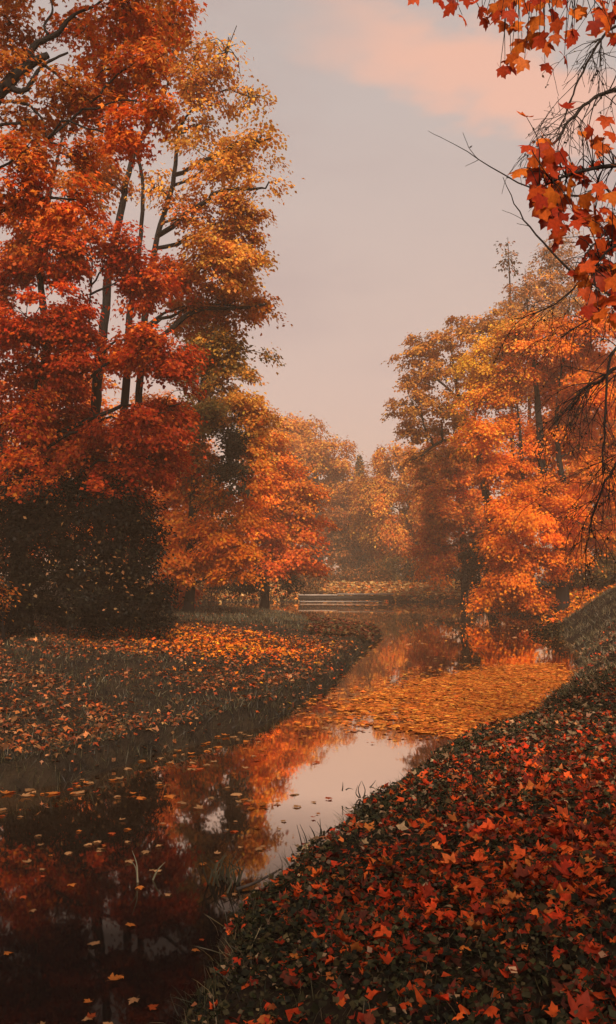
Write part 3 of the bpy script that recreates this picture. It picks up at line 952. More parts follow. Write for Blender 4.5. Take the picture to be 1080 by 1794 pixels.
# ---- drooping dark-twigged tree on the right, nearly bare
def weep(bag, leafpos, p, dirv, length, r, depth, grav):
    n = max(6, int(length / 0.12))
    pts = [np.array(p, float)]
    dv = norm(np.array(dirv, float))
    st = length / n
    for i in range(n):
        dv = norm(dv + np.array([0, 0, -grav * st]) + rng.standard_normal(3) * 0.13 * math.sqrt(st / 0.12))
        pts.append(pts[-1] + dv * st)
    pts = np.array(pts)
    tube(bag, pts, np.linspace(r, max(r * .3, .0028), n + 1), 4 if r < .012 else 6)
    if depth > 0:
        m = {3: 7, 2: 6, 1: 5}[depth] + int(length * 1.2)
        for k in range(m):
            i = int(rng.integers(max(1, n // 5), n + 1))
            d0 = norm(pts[i] - pts[i - 1]) * .8 + rng.standard_normal(3) * np.array([.55, .45, .55])
            weep(bag, leafpos, pts[i], d0, length * rng.uniform(.28, .55), max(r * .5 * (1 - .5 * i / n), .0034), depth - 1, grav * 1.15)
    else:
        for i in rng.integers(1, n + 1, 2):
            if rng.random() < .45:
                leafpos.append(pts[i])


def weeping_tree():
    d = 11.0
    base = P(1260, 1150, d)
    gz = float(hfun([base[0]], [base[1]])[0])
    root = tag(empty('weeping_birch', (base[0], base[1], gz)), 'nearly bare weeping birch trailing dark twigs along the right edge', 'tree')
    b = Bag()
    tr = np.array([[*P(1260, 1150, d), .16], [*P(1245, 800, d), .14], [*P(1215, 500, d), .11], [*P(1200, 250, d), .07], [*P(1190, 20, d), .04], [*P(1180, -160, d), .02]])
    tr[0, 2] = gz - .15
    q = spline(tr, 26)
    tube(b, q[:, :3], q[:, 3], 9, .05)
    b.build('trunk', M_BARK, root, smooth=True)
    lp = []
    tw = Bag()
    # main boughs: photograph rows they follow, then twigs hang from them
    boughs = [([(1205, 250), (1130, 165), (1075, 158), (1035, 175), (1000, 210), (968, 255)], .028, .016, 5, .55),
              ([(1205, 120), (1120, 40), (1060, 60), (1025, 120), (1000, 175), (988, 215)], .024, .008, 6, .6),
              ([(1215, 480), (1120, 400), (1060, 330), (1010, 345), (930, 330), (850, 285), (775, 243)], .024, .003, 2, .25),
              ([(1225, 640), (1150, 590), (1060, 510), (995, 470), (940, 410), (905, 365), (882, 310)], .026, .004, 2, .25),
              ([(1215, 420), (1140, 350), (1075, 390), (1040, 430), (1010, 470)], .024, .012, 3, .4),
              ([(1235, 760), (1150, 640), (1080, 645), (1055, 665), (1025, 680), (1000, 720)], .034, .012, 7, .7),
              ([(1235, 720), (1160, 600), (1090, 600), (1065, 650), (1060, 740), (1055, 830)], .026, .010, 5, .7),
              ([(1240, 880), (1150, 780), (1090, 800), (1070, 830), (1050, 870), (1035, 920)], .026, .010, 6, .6),
              ([(1220, 520), (1150, 440), (1080, 420), (1010, 500), (960, 540), (900, 560)], .022, .006, 6, .5),
              ([(1222, 560), (1150, 500), (1085, 520), (1030, 560), (985, 590)], .022, .008, 5, .5)]
    for path, r0, r1, m, ln in boughs:
        off = rng.uniform(-.6, .6)
        pts = np.array([P(u, v, d + off * (i / len(path))) for i, (u, v) in enumerate(path)])
        pts = spline(pts, 22)
        pts[1:] += rng.standard_normal((21, 3)) * .008
        lb = Bag()
        rr = np.linspace(r0, r1, 22)
        tube(lb, pts, rr, 6)
        lb.build('bough', M_TWIG, root, smooth=True)
        for k in range(int(m * 3.0)):
            i = int(rng.integers(6, 22))
            dv = norm(pts[i] - pts[i - 1]) * .6 + rng.standard_normal(3) * np.array([.5, .4, .4])
            weep(tw, lp, pts[i], dv, ln * rng.uniform(.7, 1.6), max(rr[i] * .40, .0045), 1 if m > 3 else 0, 1.1 if m > 3 else .3)
    tag(tw.build('twigs', M_TWIG, root), kind='stuff')
    lb = Bag()
    pos = np.array(lp)
    pos = pos[rng.random(len(pos)) < .6]
    n = len(pos)
    X, Y, Z = frame(rng.standard_normal((n, 3)), rng.standard_normal((n, 3)) + np.array([0, 0, -1]))
    scatter(lb, OVAL, pos, X, Y, Z, .035 + .025 * rng.random(n), pal_cols(('dark', 'under', .3), n))
    lb.build('leaves', M_LEAF, root)


weeping_tree()


# ---- near maple sprays, every leaf its own piece
LEAF_ME = [mesh_from('maple_leaf', t[0], t[1], M_LEAFOBJ) for t in MAPLES]
CURL_ME = [mesh_from('curled_leaf', t[0], t[1], M_LEAFOBJ) for t in CURLED + MAPLES[1:3]]


def leaf_object(name, pos, nrm, tip, size, col, parent=None, shapes=None):
    shapes = shapes or LEAF_ME
    X, Y, Z = frame(np.asarray(nrm, float)[None], np.asarray(tip, float)[None])
    o = bpy.data.objects.new(name, shapes[int(rng.integers(0, len(shapes)))])
    COL.objects.link(o)
    m = Matrix(((X[0][0], Y[0][0], Z[0][0], pos[0]), (X[0][1], Y[0][1], Z[0][1], pos[1]), (X[0][2], Y[0][2], Z[0][2], pos[2]), (0, 0, 0, 1)))
    o.color = (*[float(c) for c in col], 1)
    m = m @ Matrix.Scale(float(size), 4)
    if parent is not None:
        o.parent = parent
        m = Matrix.Translation(-Vector(parent.location)) @ m
    o.matrix_basis = m
    return o


def near_maple():
    d = 5.0
    bx, by = 3.9, 5.2
    gz = float(hfun([bx], [by])[0])
    root = tag(empty('maple_tree', (bx, by, gz)), 'near red maple hanging big leaves into the upper right corner', 'tree')
    b = Bag()
    tr = spline([(bx, by, gz - .1, .13), (bx + .05, by, 2.4, .11), (bx - .1, by - .05, 4.2, .09), (bx, by, 6.2, .06), (bx + .1, by, 8.0, .02)], 24)
    tube(b, tr[:, :3], tr[:, 3], 9, .05)
    b.build('trunk', M_BARK, root, smooth=True)
    limbs = [([(bx - .05, by, 4.9), P(1250, 30, d), P(1120, -55, d), P(1000, -50, d - .1), P(900, -35, d), P(790, -30, d)], .03),
             ([(bx - .05, by, 3.4), P(1330, 420, d), P(1160, 300, d), P(1080, 290, d), P(1000, 305, d), P(945, 330, d)], .026),
             ([(bx - .05, by, 3.2), P(1330, 520, d), P(1180, 410, d), P(1080, 430, d), P(1040, 470, d)], .024)]
    for pts, r in limbs:
        q = spline(np.array([np.asarray(p, float) for p in pts]), 24)
        lb = Bag()
        tube(lb, q, np.linspace(r, .004, 24), 6, .03)
        lb.build('branch', M_TWIG, root, smooth=True)
    reds = [C(.50, .060, .014), C(.40, .036, .012), C(.56, .090, .016), C(.30, .022, .010), C(.62, .125, .018)]
    spots = [(773, 5, 38), (787, 14, 36), (815, 0, 36), (832, 12, 38), (848, 32, 38), (868, 10, 38), (880, 26, 38), (760, -6, 36), (842, 22, 34), (885, 0, 40), (905, -5, 40), (893, 28, 42), (900, 55, 40), (912, 80, 44), (886, 110, 30), (915, 112, 42), (938, 40, 52), (925, 60, 40), (948, 70, 42), (975, 45, 38), (968, 28, 38),
             (1000, 55, 34), (1008, 60, 28), (1042, 72, 46), (1060, 40, 44), (1075, 20, 46), (1050, 10, 46), (1020, 20, 40), (990, 5, 40), (950, 5, 42), (860, -5, 34), (1072, 65, 34), (800, -12, 36), (925, 12, 40),
             (1020, 240, 38), (1045, 248, 40), (1070, 240, 40), (955, 262, 44), (940, 285, 50), (965, 300, 50), (935, 310, 42), (990, 270, 46), (1000, 300, 44), (1020, 310, 40), (1000, 325, 46), (975, 335, 50),
             (950, 350, 46), (965, 370, 50), (985, 355, 52), (1005, 365, 46), (1025, 350, 40), (940, 340, 44), (970, 395, 44), (988, 400, 36), (955, 385, 46), (1030, 385, 30), (1050, 330, 36), (1072, 345, 42), (1060, 375, 46), (1040, 398, 40), (1075, 390, 44),
             (1060, 425, 46), (1078, 440, 50), (1040, 455, 48), (1065, 465, 52), (1030, 470, 46), (1055, 490, 52), (1078, 495, 50), (1025, 500, 42), (1045, 525, 50), (1070, 530, 52), (1030, 545, 40), (1075, 560, 46), (1055, 555, 40), (1022, 480, 40),
             (1090, 300, 44), (1100, 420, 50), (1105, 500, 50), (1100, 60, 50), (1120, 20, 50), (1120, 460, 50), (1110, 340, 46), (1130, 300, 46), (1140, 400, 46), (1150, 60, 46), (1160, 0, 46)]
    tw = Bag()
    for k, (u, v, s) in enumerate(spots):
        for rep in range(3 if u > 925 else 2):
            dd = d + rng.normal() * .14 + rep * .12
            uu, vv = u + rep * rng.normal() * 16, v + rep * rng.normal() * 16
            size = s / FPX * d * rng.uniform(.85, 1.1) * .66
            c = P(uu, vv, dd)
            face = np.array([rng.normal() * .55, -1 + rng.normal() * .35, .35 + rng.normal() * .4])
            tip = np.array([rng.normal() * .55, rng.normal() * .3, -1.0])
            pos = c - norm(tip) * size * .35
            leaf_object('leaf', pos, face, tip, size, reds[int(rng.integers(0, 5))] * np.array([.72, .80, .55]) * math.exp(rng.normal() * .12), root)
            # leaf stalk up to the nearest branch
            best = None
            for pts, r in limbs:
                q = spline(np.array([np.asarray(p, float) for p in pts]), 24)
                j = int(np.argmin(np.linalg.norm(q - pos, axis=1)))
                if best is None or np.linalg.norm(q[j] - pos) < best[0]:
                    best = (np.linalg.norm(q[j] - pos), q[j])
            a = best[1]
            tube(tw, spline([a, (a + pos) / 2 + np.array([0, 0, .05]) + rng.standard_normal(3) * .02, pos], 6), np.linspace(.0035, .0016, 6), 4)
    tag(tw.build('twigs', M_TWIG, root), kind='stuff')
    # rest of the crown, out of the view
    bag = Bag()
    for c0, rad in (((4.3, 5.2, 6.6), (1.3, 1.2, 1.0)), ((4.7, 5.6, 5.0), (1.1, 1.1, .8))):
        leaf_cloud(bag, None, np.array(c0), rad, .15, ('red', 'redorange', .5), 1.2, KITE, .35)
    bag.build('crown', M_LEAF, root)


near_maple()


def added_shade_tree(x, y, label, crown):  # unseen tree added behind the viewpoint to darken the foreground
    gz = float(hfun([x], [y])[0])
    root = tag(empty('maple_tree', (x, y, gz)), label, 'tree', 'unseen trees added behind the viewpoint for shade')
    b = Bag()
    tr = spline([(x, y, gz - .1, .2), (x + .1, y, 3.0, .16), (x, y - .2, 6.0, .11), (x - .1, y, 9.0, .03)], 16)
    tube(b, tr[:, :3], tr[:, 3], 9, .05)
    b.build('trunk', M_BARK, root, smooth=True)
    bag = Bag()
    for c0, rad in crown:
        leaf_cloud(bag, None, np.array(c0), rad, .22, ('orange', 'redorange', .5), .6, KITE, .6)
    bag.build('crown', M_LEAF, root)


added_shade_tree(2.6, -3.2, 'unseen orange maple added just behind the viewpoint to shade the near bank', [((1.6, -3.4, 6.3), (2.2, 2.0, 1.3)), ((3.8, -3.2, 6.6), (2.2, 2.0, 1.3)), ((2.6, -3.4, 8.0), (2.0, 1.8, 1.2))])
added_shade_tree(0.6, -8.5, 'second unseen orange maple added further back behind the viewpoint for shade', [((-1.4, -8.0, 7.0), (2.4, 2.2, 1.6)), ((1.4, -8.4, 8.2), (2.6, 2.2, 1.8)), ((0.2, -8.4, 10.0), (2.4, 2.2, 1.5))])


# ------------------------------------------------------------------ footbridge
def box(bag, c, s):
    c, s = np.array(c, float), np.array(s, float) / 2
    V = np.array([[x, y, z] for x in (-1, 1) for y in (-1, 1) for z in (-1, 1)], float) * s + c
    F = np.array([(0, 1, 3), (0, 3, 2), (4, 6, 7), (4, 7, 5), (0, 4, 5), (0, 5, 1), (2, 3, 7), (2, 7, 6), (0, 2, 6), (0, 6, 4), (1, 5, 7), (1, 7, 3)])
    bag.add(V, F)


def footbridge():
    y0 = 62.4
    root = tag(empty('footbridge', (2.8, y0, 0)), 'low flat timber footbridge at the far end of the water', 'bridge')

    def part(name, c, s, mat, par=root):
        b = Bag()
        box(b, c, s)
        return b.build(name, mat, par)
    xa, xm, xb = -0.7, 2.1, 6.15
    part('edge_beam', ((xa + xm) / 2, y0 - .62, .555), (xm - xa, .09, .10), M_PLANK)
    part('edge_beam', ((xm + xb) / 2 + .02, y0 - .62, .625), (xb - xm, .09, .10), M_PLANK)
    n = 34
    for k in range(n):
        x = xa + (xb - xa) * (k + .5) / n
        part('plank', (x, y0, .545 + (0.07 if x > xm else 0) + rng.normal() * .004), ((xb - xa) / n - .02, 1.3, .04), M_PLANK)
    for x in (xa + .15, xm - .1, xm + 1.3, xb - .9, xb - .15):
        for dy in (-.5, .5):
            part('post', (x, y0 + dy, .0), (.14, .14, 1.05), M_POST)
    part('fascia_board', ((xa + xb) / 2, y0 - .56, .36), (xb - xa, .06, .30), M_POST)
    part('deck_reflection_bar', ((xa + xb) / 2 - .3, y0 - .74, .09), (xb - xa - .9, .10, .09), M_PLANK)  # pale bar laid at the waterline as the reflection of the deck


footbridge()


# ------------------------------------------------------------------ grass, herbs and fallen leaves
def in_view(x, y, marg=0.06):
    return (np.abs(x) < (0.36 + marg) * y + .4) & (y > 2.0)


def land_points(n, x0, x1, y0, y1, dmin, dmax, side=None, ypow=1.0):
    x = rng.uniform(x0, x1, n)
    y = y0 + (y1 - y0) * rng.random(n) ** ypow
    k = in_view(x, y)
    x, y = x[k], y[k]
    sd, b = shore_dist(x, y)
    ok = (sd > dmin) & (sd < dmax)
    if side is not None:
        ok &= b.argmin(0) == side
    x, y, sd = x[ok], y[ok], sd[ok]
    return np.stack([x, y, hfun(x, y)], 1), sd


def vnoise(x, y, s, ph=0.0):
    return (np.sin(x * s + ph + 1.7 * np.sin(y * s * .8 + ph)) + np.sin(y * s * 1.3 - ph + 1.3 * np.sin(x * s * .9)) + np.sin((x + y) * s * .7 + ph * 2)) / 3


def grass(name, label, pos, hgt, pal, tmpl, lean, spread=.35):
    bag = Bag()
    n = len(pos)
    up = np.array([0, 0, 1.0]) + rng.standard_normal((n, 3)) * spread + lean
    a = rng.random(n) * 6.2832
    Zd = np.stack([np.cos(a), np.sin(a), 0 * a], 1) + 1.5 * np.asarray(lean)
    X, Y, Z = frame(Zd, up)
    Y = norm(up)
    X = norm(np.cross(Y, Zd))
    Z = np.cross(X, Y)
    Z = np.where((Z[:, 2:] > 0.3), Z * .5, Z)
    scatter(bag, tmpl, pos, X, Y, Z, hgt * (.5 + .8 * rng.random(n)), pal_cols(pal, n, .25))
    return tag(bag.build(name, M_GRASS), label, 'grass', kind='stuff')


PAL['grass'] = [C(.036, .034, .013), C(.055, .046, .017), C(.024, .024, .010), C(.085, .064, .024)]
PAL['dry'] = [C(.16, .115, .055), C(.11, .08, .04), C(.22, .16, .08), C(.07, .055, .03)]
PAL['raft'] = [C(.66, .185, .026), C(.60, .145, .020), C(.68, .22, .035), C(.48, .105, .018), C(.32, .08, .018)]
PAL['straw'] = [C(.48, .28, .10), C(.38, .22, .08), C(.30, .17, .06)]
PAL['herb'] = [C(.020, .020, .009), C(.030, .028, .011), C(.012, .013, .007), C(.055, .042, .018)]
PAL['litter'] = [C(.50, .056, .010), C(.42, .034, .008), C(.54, .085, .013), C(.24, .022, .008), C(.50, .060, .012), C(.44, .115, .024), C(.12, .022, .011), C(.08, .02, .011), C(.20, .022, .009)]
PAL['litterL'] = [C(.36, .105, .030), C(.31, .068, .018), C(.26, .044, .012), C(.32, .14, .058), C(.14, .04, .016), C(.12, .05, .02), C(.10, .04, .018)]
PAL['tip'] = [C(.12, .025, .012), C(.16, .035, .014), C(.08, .02, .012), C(.06, .035, .015)]
PAL['pale'] = [C(.30, .19, .10), C(.22, .13, .07), C(.16, .10, .055), C(.26, .10, .04)]
PAL['float'] = [C(.62, .20, .030), C(.64, .235, .04), C(.56, .145, .022), C(.48, .10, .018)]

# left bank
pg, sg = land_points(125000, -14, 3, 7.4, 34, .02, 12, 2, 1.35)
k = rng.random(len(pg)) < np.clip(1.0 - .03 * (pg[:, 1] - 8), .25, 1)
grass('grass', 'short dark grass under the fallen leaves of the left bank', pg[k], .085 + .0 * pg[k][:, 0], ('grass', 'dry', .12), BLADE, np.zeros(3))
pf, sf = land_points(26000, -12, 3, 26, 50, .05, 14, 2)
grass('grass', 'rough olive grass towards the end of the left bank', pf, .13, ('grass', 'dry', .45), blade(.05, .3), np.zeros(3))
pe, se = land_points(260000, -12, 3, 7.2, 34, -.05, .40, 2, 1.3)
grass('grass', 'long drooping grass fringing the left waterline', pe, .14, ('grass', 'dark', .55), blade(.014, .7), np.array([.12, -.28, 0]), .45)
# right bank
ph_, sh_ = land_points(90000, -1, 9, 2.0, 17, .0, 6, 0, 1.3)
grass('grass', 'dark low grass among the leaves of the near bank', ph_[::2], .075, ('grass', 'dry', .1), blade(.03, .4), np.zeros(3), .5)
ps_, ss_ = land_points(64000, 2, 16, 13, 42, .0, 9, 0)
grass('grass', 'grey brown rough grass on the steep right bank', ps_, .15, ('dry', 'grass', .3), blade(.035, .5), np.array([-.15, -.15, 0]), .5)
pe2, se2 = land_points(60000, -1, 8, 3, 20, -.04, .22, 0, 1.2)
grass('grass', 'thin grass along the near waterline', pe2, .13, ('grass', 'dry', .15), blade(.018, .5), np.array([-.2, .05, 0]), .5)
pff, sff = land_points(22000, -16, 16, 58, 80, .0, 9, 1)
grass('grass', 'brown grass on the far bank around the footbridge', pff, .20, ('straw', 'brown', .25), blade(.07, .3), np.zeros(3))


def litter(name, label, pos, size, pal, tmpl, tilt, lift, cat='leaves', dark=1.0):
    bag = Bag()
    n = len(pos)
    pos = pos + np.stack([0 * lift, 0 * lift, lift], 1) if np.ndim(lift) else pos + np.array([0, 0, lift])
    nr = np.array([0, 0, 1.0]) + rng.standard_normal((n, 3)) * tilt
    tp = rng.standard_normal((n, 3)) * np.array([1, 1, .15])
    X, Y, Z = frame(nr, tp)
    col = pal_cols(pal, n, .28)
    tl = tmpl if isinstance(tmpl, list) else [tmpl]
    pick = rng.integers(0, len(tl), n)
    sz = size * np.clip(np.exp(.34 * rng.standard_normal(n)), .4, 2.0)
    for i, t in enumerate(tl):
        m = pick == i
        scatter(bag, t, pos[m], X[m], Y[m], Z[m], sz[m], col[m])
    return tag(bag.build(name, M_LITTER), label, cat, kind='stuff')


# herb layer of the near bank
phb, shb = land_points(330000, -1, 9, 2.0, 16, .03, 6, 0, 1.5)
dens = .22 + .50 * ss(vnoise(phb[:, 0], phb[:, 1], 2.3), -.35, .35) + .35 * np.exp(-shb / .5)
phb = phb[rng.random(len(phb)) < dens]
litter('herb_layer', 'dark creeping herbs carpeting the near bank', phb, .028, ('herb', 'pale', .05), oval_leaf(.42, .2), .6, .015 + .07 * rng.random(len(phb)), 'herbs')

# fallen leaves of the near bank: the largest 300 are single things, the rest one mass
pl, sl = land_points(180000, -1, 9, 2.0, 24, .04, 9, 0, 1.35)
near_w = np.clip(1.0 - .16 * np.maximum(pl[:, 1] - 6.3, 0), .07, 1) * (.18 + .82 * ss(sl, .15, 1.5)) * (.25 + .75 * ss(vnoise(pl[:, 0], pl[:, 1], 2.6, 2.0) + .5 * vnoise(pl[:, 0], pl[:, 1], 6.5, 1.0), -.45, .45))
pl = pl[rng.random(len(pl)) < near_w]
order = np.argsort(pl[:, 1])
own, rest = pl[order[:300]], pl[order[300:]]
near = rest[rest[:, 1] < 8.5]
mid = rest[rest[:, 1] >= 8.5]
litter('fallen_leaves', 'thick litter of red and brown maple leaves on the near bank', near, .053, 'litter', CURLED + [oval_leaf(.36, .5), oval_leaf(.28, -.4), simple_leaf(.5)], .34, .012 + .055 * rng.random(len(near)))
litter('fallen_leaves', 'sparser red and tan leaves further up the near bank', mid, .060, ('pale', 'litter', .5), SIMPLE, .5, .03 + .04 * rng.random(len(mid)))
pm, sm = land_points(30000, -1, 10, 5.5, 24, .04, 8, 0, 1.1)
pm = pm[rng.random(len(pm)) < .5]
litter('fallen_leaves', 'small pale and brown leaf scraps among the herbs of the near bank', pm, .045, ('pale', 'litter', .3), SIMPLE, .5, .04 + .05 * rng.random(len(pm)))

kinds = [('crimson', C(.44, .044, .010)), ('dark red', C(.22, .018, .008)), ('orange red', C(.50, .080, .013)), ('tawny orange', C(.50, .14, .03)), ('brown', C(.11, .04, .018))]
for p in own:
    i = int(rng.choice(5, p=[.34, .26, .2, .08, .12]))
    nm, c = kinds[i]
    nr = np.array([0, 0, 1.0]) + rng.standard_normal(3) * .34
    o = leaf_object('fallen_leaf', p + np.array([0, 0, .035 + .05 * rng.random()]), nr, rng.standard_normal(3) * np.array([1, 1, .1]), .057 * rng.uniform(.6, 1.6), c * math.exp(rng.normal() * .25), shapes=CURL_ME)
    tag(o, nm + ' maple leaf among those lying closest at the bottom of the near bank', 'leaf', nm + ' leaves lying on the near bank')

# left bank leaves
pll, sll = land_points(150000, -14, 3, 7.3, 40, .02, 12, 2, 1.25)
u_ = 540 + pll[:, 0] / pll[:, 1] * FPX
v_ = HOR + (H - pll[:, 2]) / pll[:, 1] * FPX
wl = .10 + .70 * ss(vnoise(pll[:, 0], pll[:, 1], 1.2, 1.0) + .6 * vnoise(pll[:, 0], pll[:, 1], 3.7, 2.0), -.5, .6)
wl = wl * .9 * (1 - .88 * ss(pll[:, 1], 22.5, 26)) * (.45 + .55 * ss(sll, .05, .4))
bright = np.exp(-(((pll[:, 0] + 2.0 + .1 * (pll[:, 1] - 20)) / 2.1) ** 2 + ((pll[:, 1] - 19.8) / 2.9) ** 2))
wl = np.clip(wl + .55 * bright, 0, 1)
keep = rng.random(len(pll)) < wl
pll, bright = pll[keep], bright[keep]
isb = rng.random(len(pll)) < bright
litter('fallen_leaves', 'tan and rust maple leaves strewn over the left bank grass', pll[~isb], .056, 'litterL', SIMPLE, .42, .01 + .065 * rng.random((~isb).sum()))
litter('fallen_leaves', 'bright orange drift of leaves beside the dark shrub', pll[isb], .072, ('redorange', 'bright', .4), SIMPLE, .42, .02 + .065 * rng.random(isb.sum()))
pr, sr = land_points(16000, 6, 18, 32, 48, .0, 9, 0)
litter('fallen_leaves', 'fiery orange leaf carpet under the brilliant maple', pr, .15, ('bright', 'redorange', .4), SIMPLE, .4, .10)
pfl, sfl = land_points(42000, -16, 16, 60, 80, .1, 9, 1)
litter('fallen_leaves', 'rusty leaves on the far bank lawn', pfl, .24, ('straw', 'amber', .45), KITE, .35, .14)
ptip, stip = land_points(12000, 0, 3, 25, 36, .0, 2, 2)
litter('fallen_leaves', 'dark red leaves on the tip of the left bank', ptip, .09, ('tip', 'under', .4), SIMPLE, .4, .12)

# low dark tuft at the right waterline
shrub('bank_tuft', 'low rounded dark bush at the waterline of the right bank', 'shrub', 29.5, [(970, 1106, 34, 13), (950, 1110, 18, 9), (992, 1104, 22, 14)], .11, ('under', 'dark', .5), .25, cov=2.6, stems=6)


# ------------------------------------------------------------------ leaves on the water
def inside_poly(px, py, poly):
    ins = np.zeros(len(px), bool)
    n = len(poly)
    for i in range(n):
        a, b = poly[i], poly[(i + 1) % n]
        if a[1] == b[1]:
            continue
        c = (a[1] > py) != (b[1] > py)
        ins ^= c & (px < (b[0] - a[0]) * (py - a[1]) / (b[1] - a[1]) + a[0])
    return ins


raft = [W(*p) for p in [(600, 1228), (655, 1213), (740, 1192), (830, 1176), (930, 1163), (985, 1164), (1016, 1185), (1004, 1214), (950, 1250), (880, 1272), (800, 1290), (745, 1288), (700, 1268), (645, 1256), (605, 1258), (585, 1250), (590, 1240)]]


def water_pts(n, x0, x1, y0, y1):
    x, y = rng.uniform(x0, x1, n), rng.uniform(y0, y1, n)
    sd, _ = shore_dist(x, y)
    k = (sd < -.02) & in_view(x, y)
    return x[k], y[k]


def float_leaves(name, label, x, y, size, pal, tilt=.06):
    pos = np.stack([x, y, np.full(len(x), .010) + .008 * rng.random(len(x))], 1)
    return litter(name, label, pos, size, pal, [simple_leaf(.06)], tilt, 0.0)


xr_, yr_ = water_pts(120000, -1.5, 7, 10.5, 20)
edge_n = .35 * vnoise(xr_, yr_, 2.2, .5) + .18 * vnoise(xr_, yr_, 6.0, 2.5)
stray = rng.random(len(xr_)) ** 3
kk = inside_poly(xr_ + edge_n * 1.2 + stray * rng.standard_normal(len(xr_)) * .9, yr_ + 1.6 * edge_n + stray * rng.standard_normal(len(xr_)) * 1.5, raft)
gap = rng.random(len(xr_)) < (.26 + .26 * ss(xr_, 0.4, 2.2)) * (.45 + .75 * ss(vnoise(xr_ * .6, yr_ * 1.6, 3.2, 1.0), -.5, .25))
float_leaves('leaf_raft', 'dense raft of golden orange leaves floating across the bend', xr_[kk & gap], yr_[kk & gap], .085, ('raft', 'float', .3))
# looser drifts
xs_, ys_ = water_pts(42000, -8, 12, 8, 62)
dn = vnoise(xs_, ys_ * .5, 1.1, 4.0)
sd_, bb = shore_dist(xs_, ys_)
pr_ = .030 + .06 * ss(dn, .15, .7) + .05 * (ys_ > 18) + .55 * np.exp(sd_ / .8) * (bb[2] < bb[0]) * (ys_ < 15) + .16 * (inside_poly(xs_, ys_, [W(*p) for p in [(400, 1300), (560, 1215), (640, 1190), (720, 1200), (560, 1262), (480, 1300), (430, 1345)]]))
pr_ = pr_ * np.where((xs_ / ys_ > -.05) & (xs_ / ys_ < .14) & (ys_ < 12.3), .12, 1.0)
m = rng.random(len(xs_)) < pr_
dx, dy = xs_[m], ys_[m]
own_m = np.argsort(dy)[:185]
rest_m = np.setdiff1d(np.arange(len(dx)), own_m)
float_leaves('floating_leaves', 'scattered pale leaves drifting on the farther water', dx[rest_m], dy[rest_m], .095, ('float', 'buff', .5))
xn, yn = water_pts(700, -3.2, 0.2, 3.6, 8.2)
nearf = np.concatenate([np.stack([dx[own_m], dy[own_m]], 1), np.stack([xn, yn], 1)[:114]])
fk = [('tan', C(.42, .21, .09)), ('orange', C(.50, .15, .03)), ('reddish', C(.42, .075, .02))]
for x, y in nearf:
    i = int(rng.choice(3, p=[.5, .35, .15]))
    o = leaf_object('floating_leaf', (x, y, .012), np.array([rng.normal() * .05, rng.normal() * .05, 1]), np.array([rng.normal(), rng.normal(), 0]), .080 * (.62 if y < 7.5 else 1.0) * rng.uniform(.55, 1.3), fk[i][1] * .75 * math.exp(rng.normal() * .2))
    tag(o, fk[i][0] + ' leaf floating singly on the dark near water', 'leaf', fk[i][0] + ' leaves afloat on the near water')


# ------------------------------------------------------------------ reeds and twigs in the water
def reed(name, label, cat, blades, group=None, col=C(.16, .14, .08)):
    """blades: lists of (u, v, d) rows; a thing made of one blade mesh each."""
    p0 = P(*blades[0][0])
    root = tag(empty(name, (p0[0], p0[1], 0)), label, cat, group)
    for bl in blades:
        pts = np.array([P(*q) for q in bl])
        q = spline(pts, 10)
        n = len(q)
        wdt = np.linspace(.007, .0015, n)
        T = norm(np.gradient(q, axis=0))
        S = norm(np.cross(T, np.array([0.2, 1, 0.1])))
        V = np.concatenate([q + S * wdt[:, None], q - S * wdt[:, None], q + np.array([0, .004, 0])])
        i = np.arange(n - 1)
        F = np.concatenate([np.stack([i, i + 1, n + i + 1], 1), np.stack([i, n + i + 1, n + i], 1), np.stack([i, 2 * n + i, 2 * n + i + 1], 1), np.stack([i, 2 * n + i + 1, i + 1], 1)])
        b = Bag()
        b.add(V, F, col * math.exp(rng.normal() * .2))
        b.build('blade', M_GRASS, root)


def wd(v):
    return FPX * H / (v - HOR)


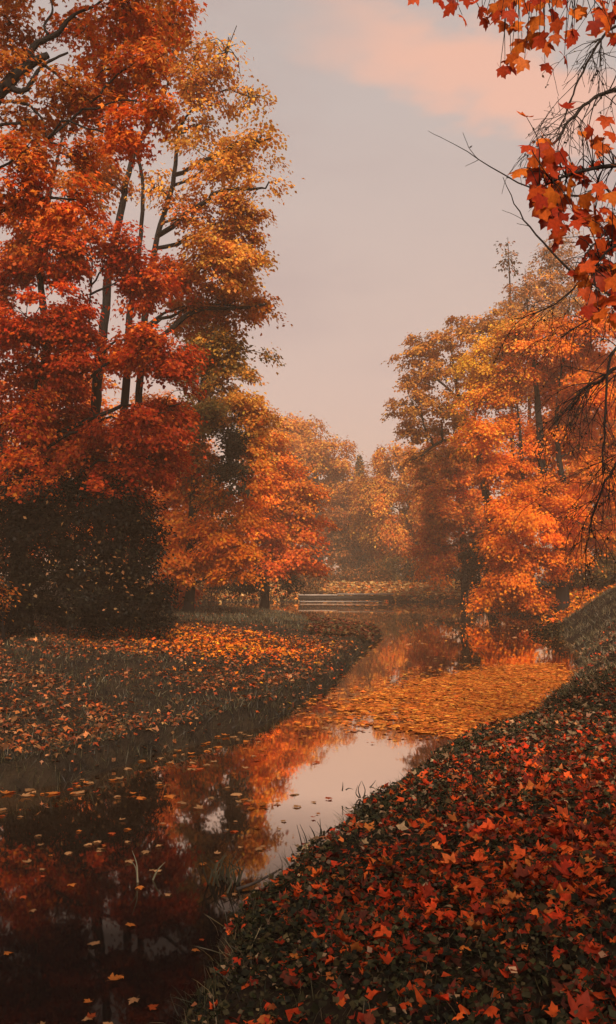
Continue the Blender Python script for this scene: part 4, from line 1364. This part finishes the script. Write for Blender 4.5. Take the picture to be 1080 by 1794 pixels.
reed('reed', 'pair of pale bent reed blades standing in the dark near water', 'reed', [[(242, 1545, wd(1545)), (238, 1520, wd(1545)), (228, 1506, wd(1545))], [(241, 1546, wd(1546)), (240, 1515, wd(1546)), (232, 1490, wd(1546))]], col=C(.30, .26, .17))
reed('reed', 'single arched reed blade beside the bent pair', 'reed', [[(268, 1542, wd(1542)), (276, 1525, wd(1542)), (290, 1510, wd(1542))]], col=C(.2, .17, .1))
bl = []
for k in range(26):
    u0, v0 = 365 + rng.random() * 55, 1545 + rng.normal() * 6
    bl.append([(u0, v0, wd(v0)), (u0 + rng.normal() * 5, v0 - 22, wd(v0)), (u0 + rng.normal() * 14, v0 - 28 - 26 * rng.random(), wd(v0))])
reed('grass_tuft', 'sparse grass tuft standing in the water before the bright reflection', 'grass', bl, col=C(.06, .055, .03))
bl = []
for (u0, v0, pts) in ((632, 1398, [(628, 1383), (633, 1369)]), (637, 1399, [(640, 1384), (634, 1368)]), (630, 1398, [(624, 1390), (627, 1376)]), (600, 1386, [(601, 1378), (601, 1370)]), (606, 1384, [(612, 1381), (619, 1383)]), (648, 1380, [(652, 1376), (659, 1367)]), (650, 1379, [(654, 1380), (659, 1383)])):
    bl.append([(u0, v0, wd(1399))] + [(a, b, wd(1399)) for a, b in pts])
reed('reed_stalks', 'few bent dark stalks standing in the bright sky reflection', 'reed', bl, col=C(.03, .025, .015))
bl = []
for k in range(5):
    u0 = 530 + 8 * k
    bl.append([(u0, 1495 - 5 * k, wd(1500)), (u0 + rng.normal() * 4, 1475 - 5 * k, wd(1500)), (u0 - 6 + rng.normal() * 8, 1452 - 5 * k + rng.normal() * 6, wd(1500))])
reed('bank_sprig', 'thin dark sprig at the near bank edge against the bright water', 'plant', bl, col=C(.03, .028, .016))
bl = []
for k in range(6):
    u0 = 640 + 9 * k
    bl.append([(u0, 1432 - 4 * k, wd(1430)), (u0 - 2, 1412 - 5 * k, wd(1430)), (u0 + 10 + rng.normal() * 10, 1398 - 6 * k, wd(1430))])
reed('bank_sprig', 'arching grass blades at the near bank edge beside the dark stalks', 'plant', bl, col=C(.04, .035, .02))
b = Bag()
tube(b, spline([(*W(415, 1562), .015), (*W(450, 1553), .03), (*W(492, 1538), .06)], 8), np.linspace(.012, .006, 8), 6)
tag(b.build('fallen_twig', M_BARKG), 'pale fallen twig lying in the shallows by the near bank', 'twig')

# ------------------------------------------------------------------ evening haze
hb = Bag()
box(hb, (0, 190, 11.4), (680, 440, 25.6))
hz, N, L = new_mat('evening_haze')
out = N('ShaderNodeOutputMaterial')
pv = N('ShaderNodeVolumePrincipled')
pv.inputs['Color'].default_value = (0.95, 0.70, 0.50, 1)
pv.inputs['Density'].default_value = 0.0020
L(pv.outputs[0], out.inputs['Volume'])
tag(hb.build('haze', hz), 'thin evening haze over the park', kind='stuff')
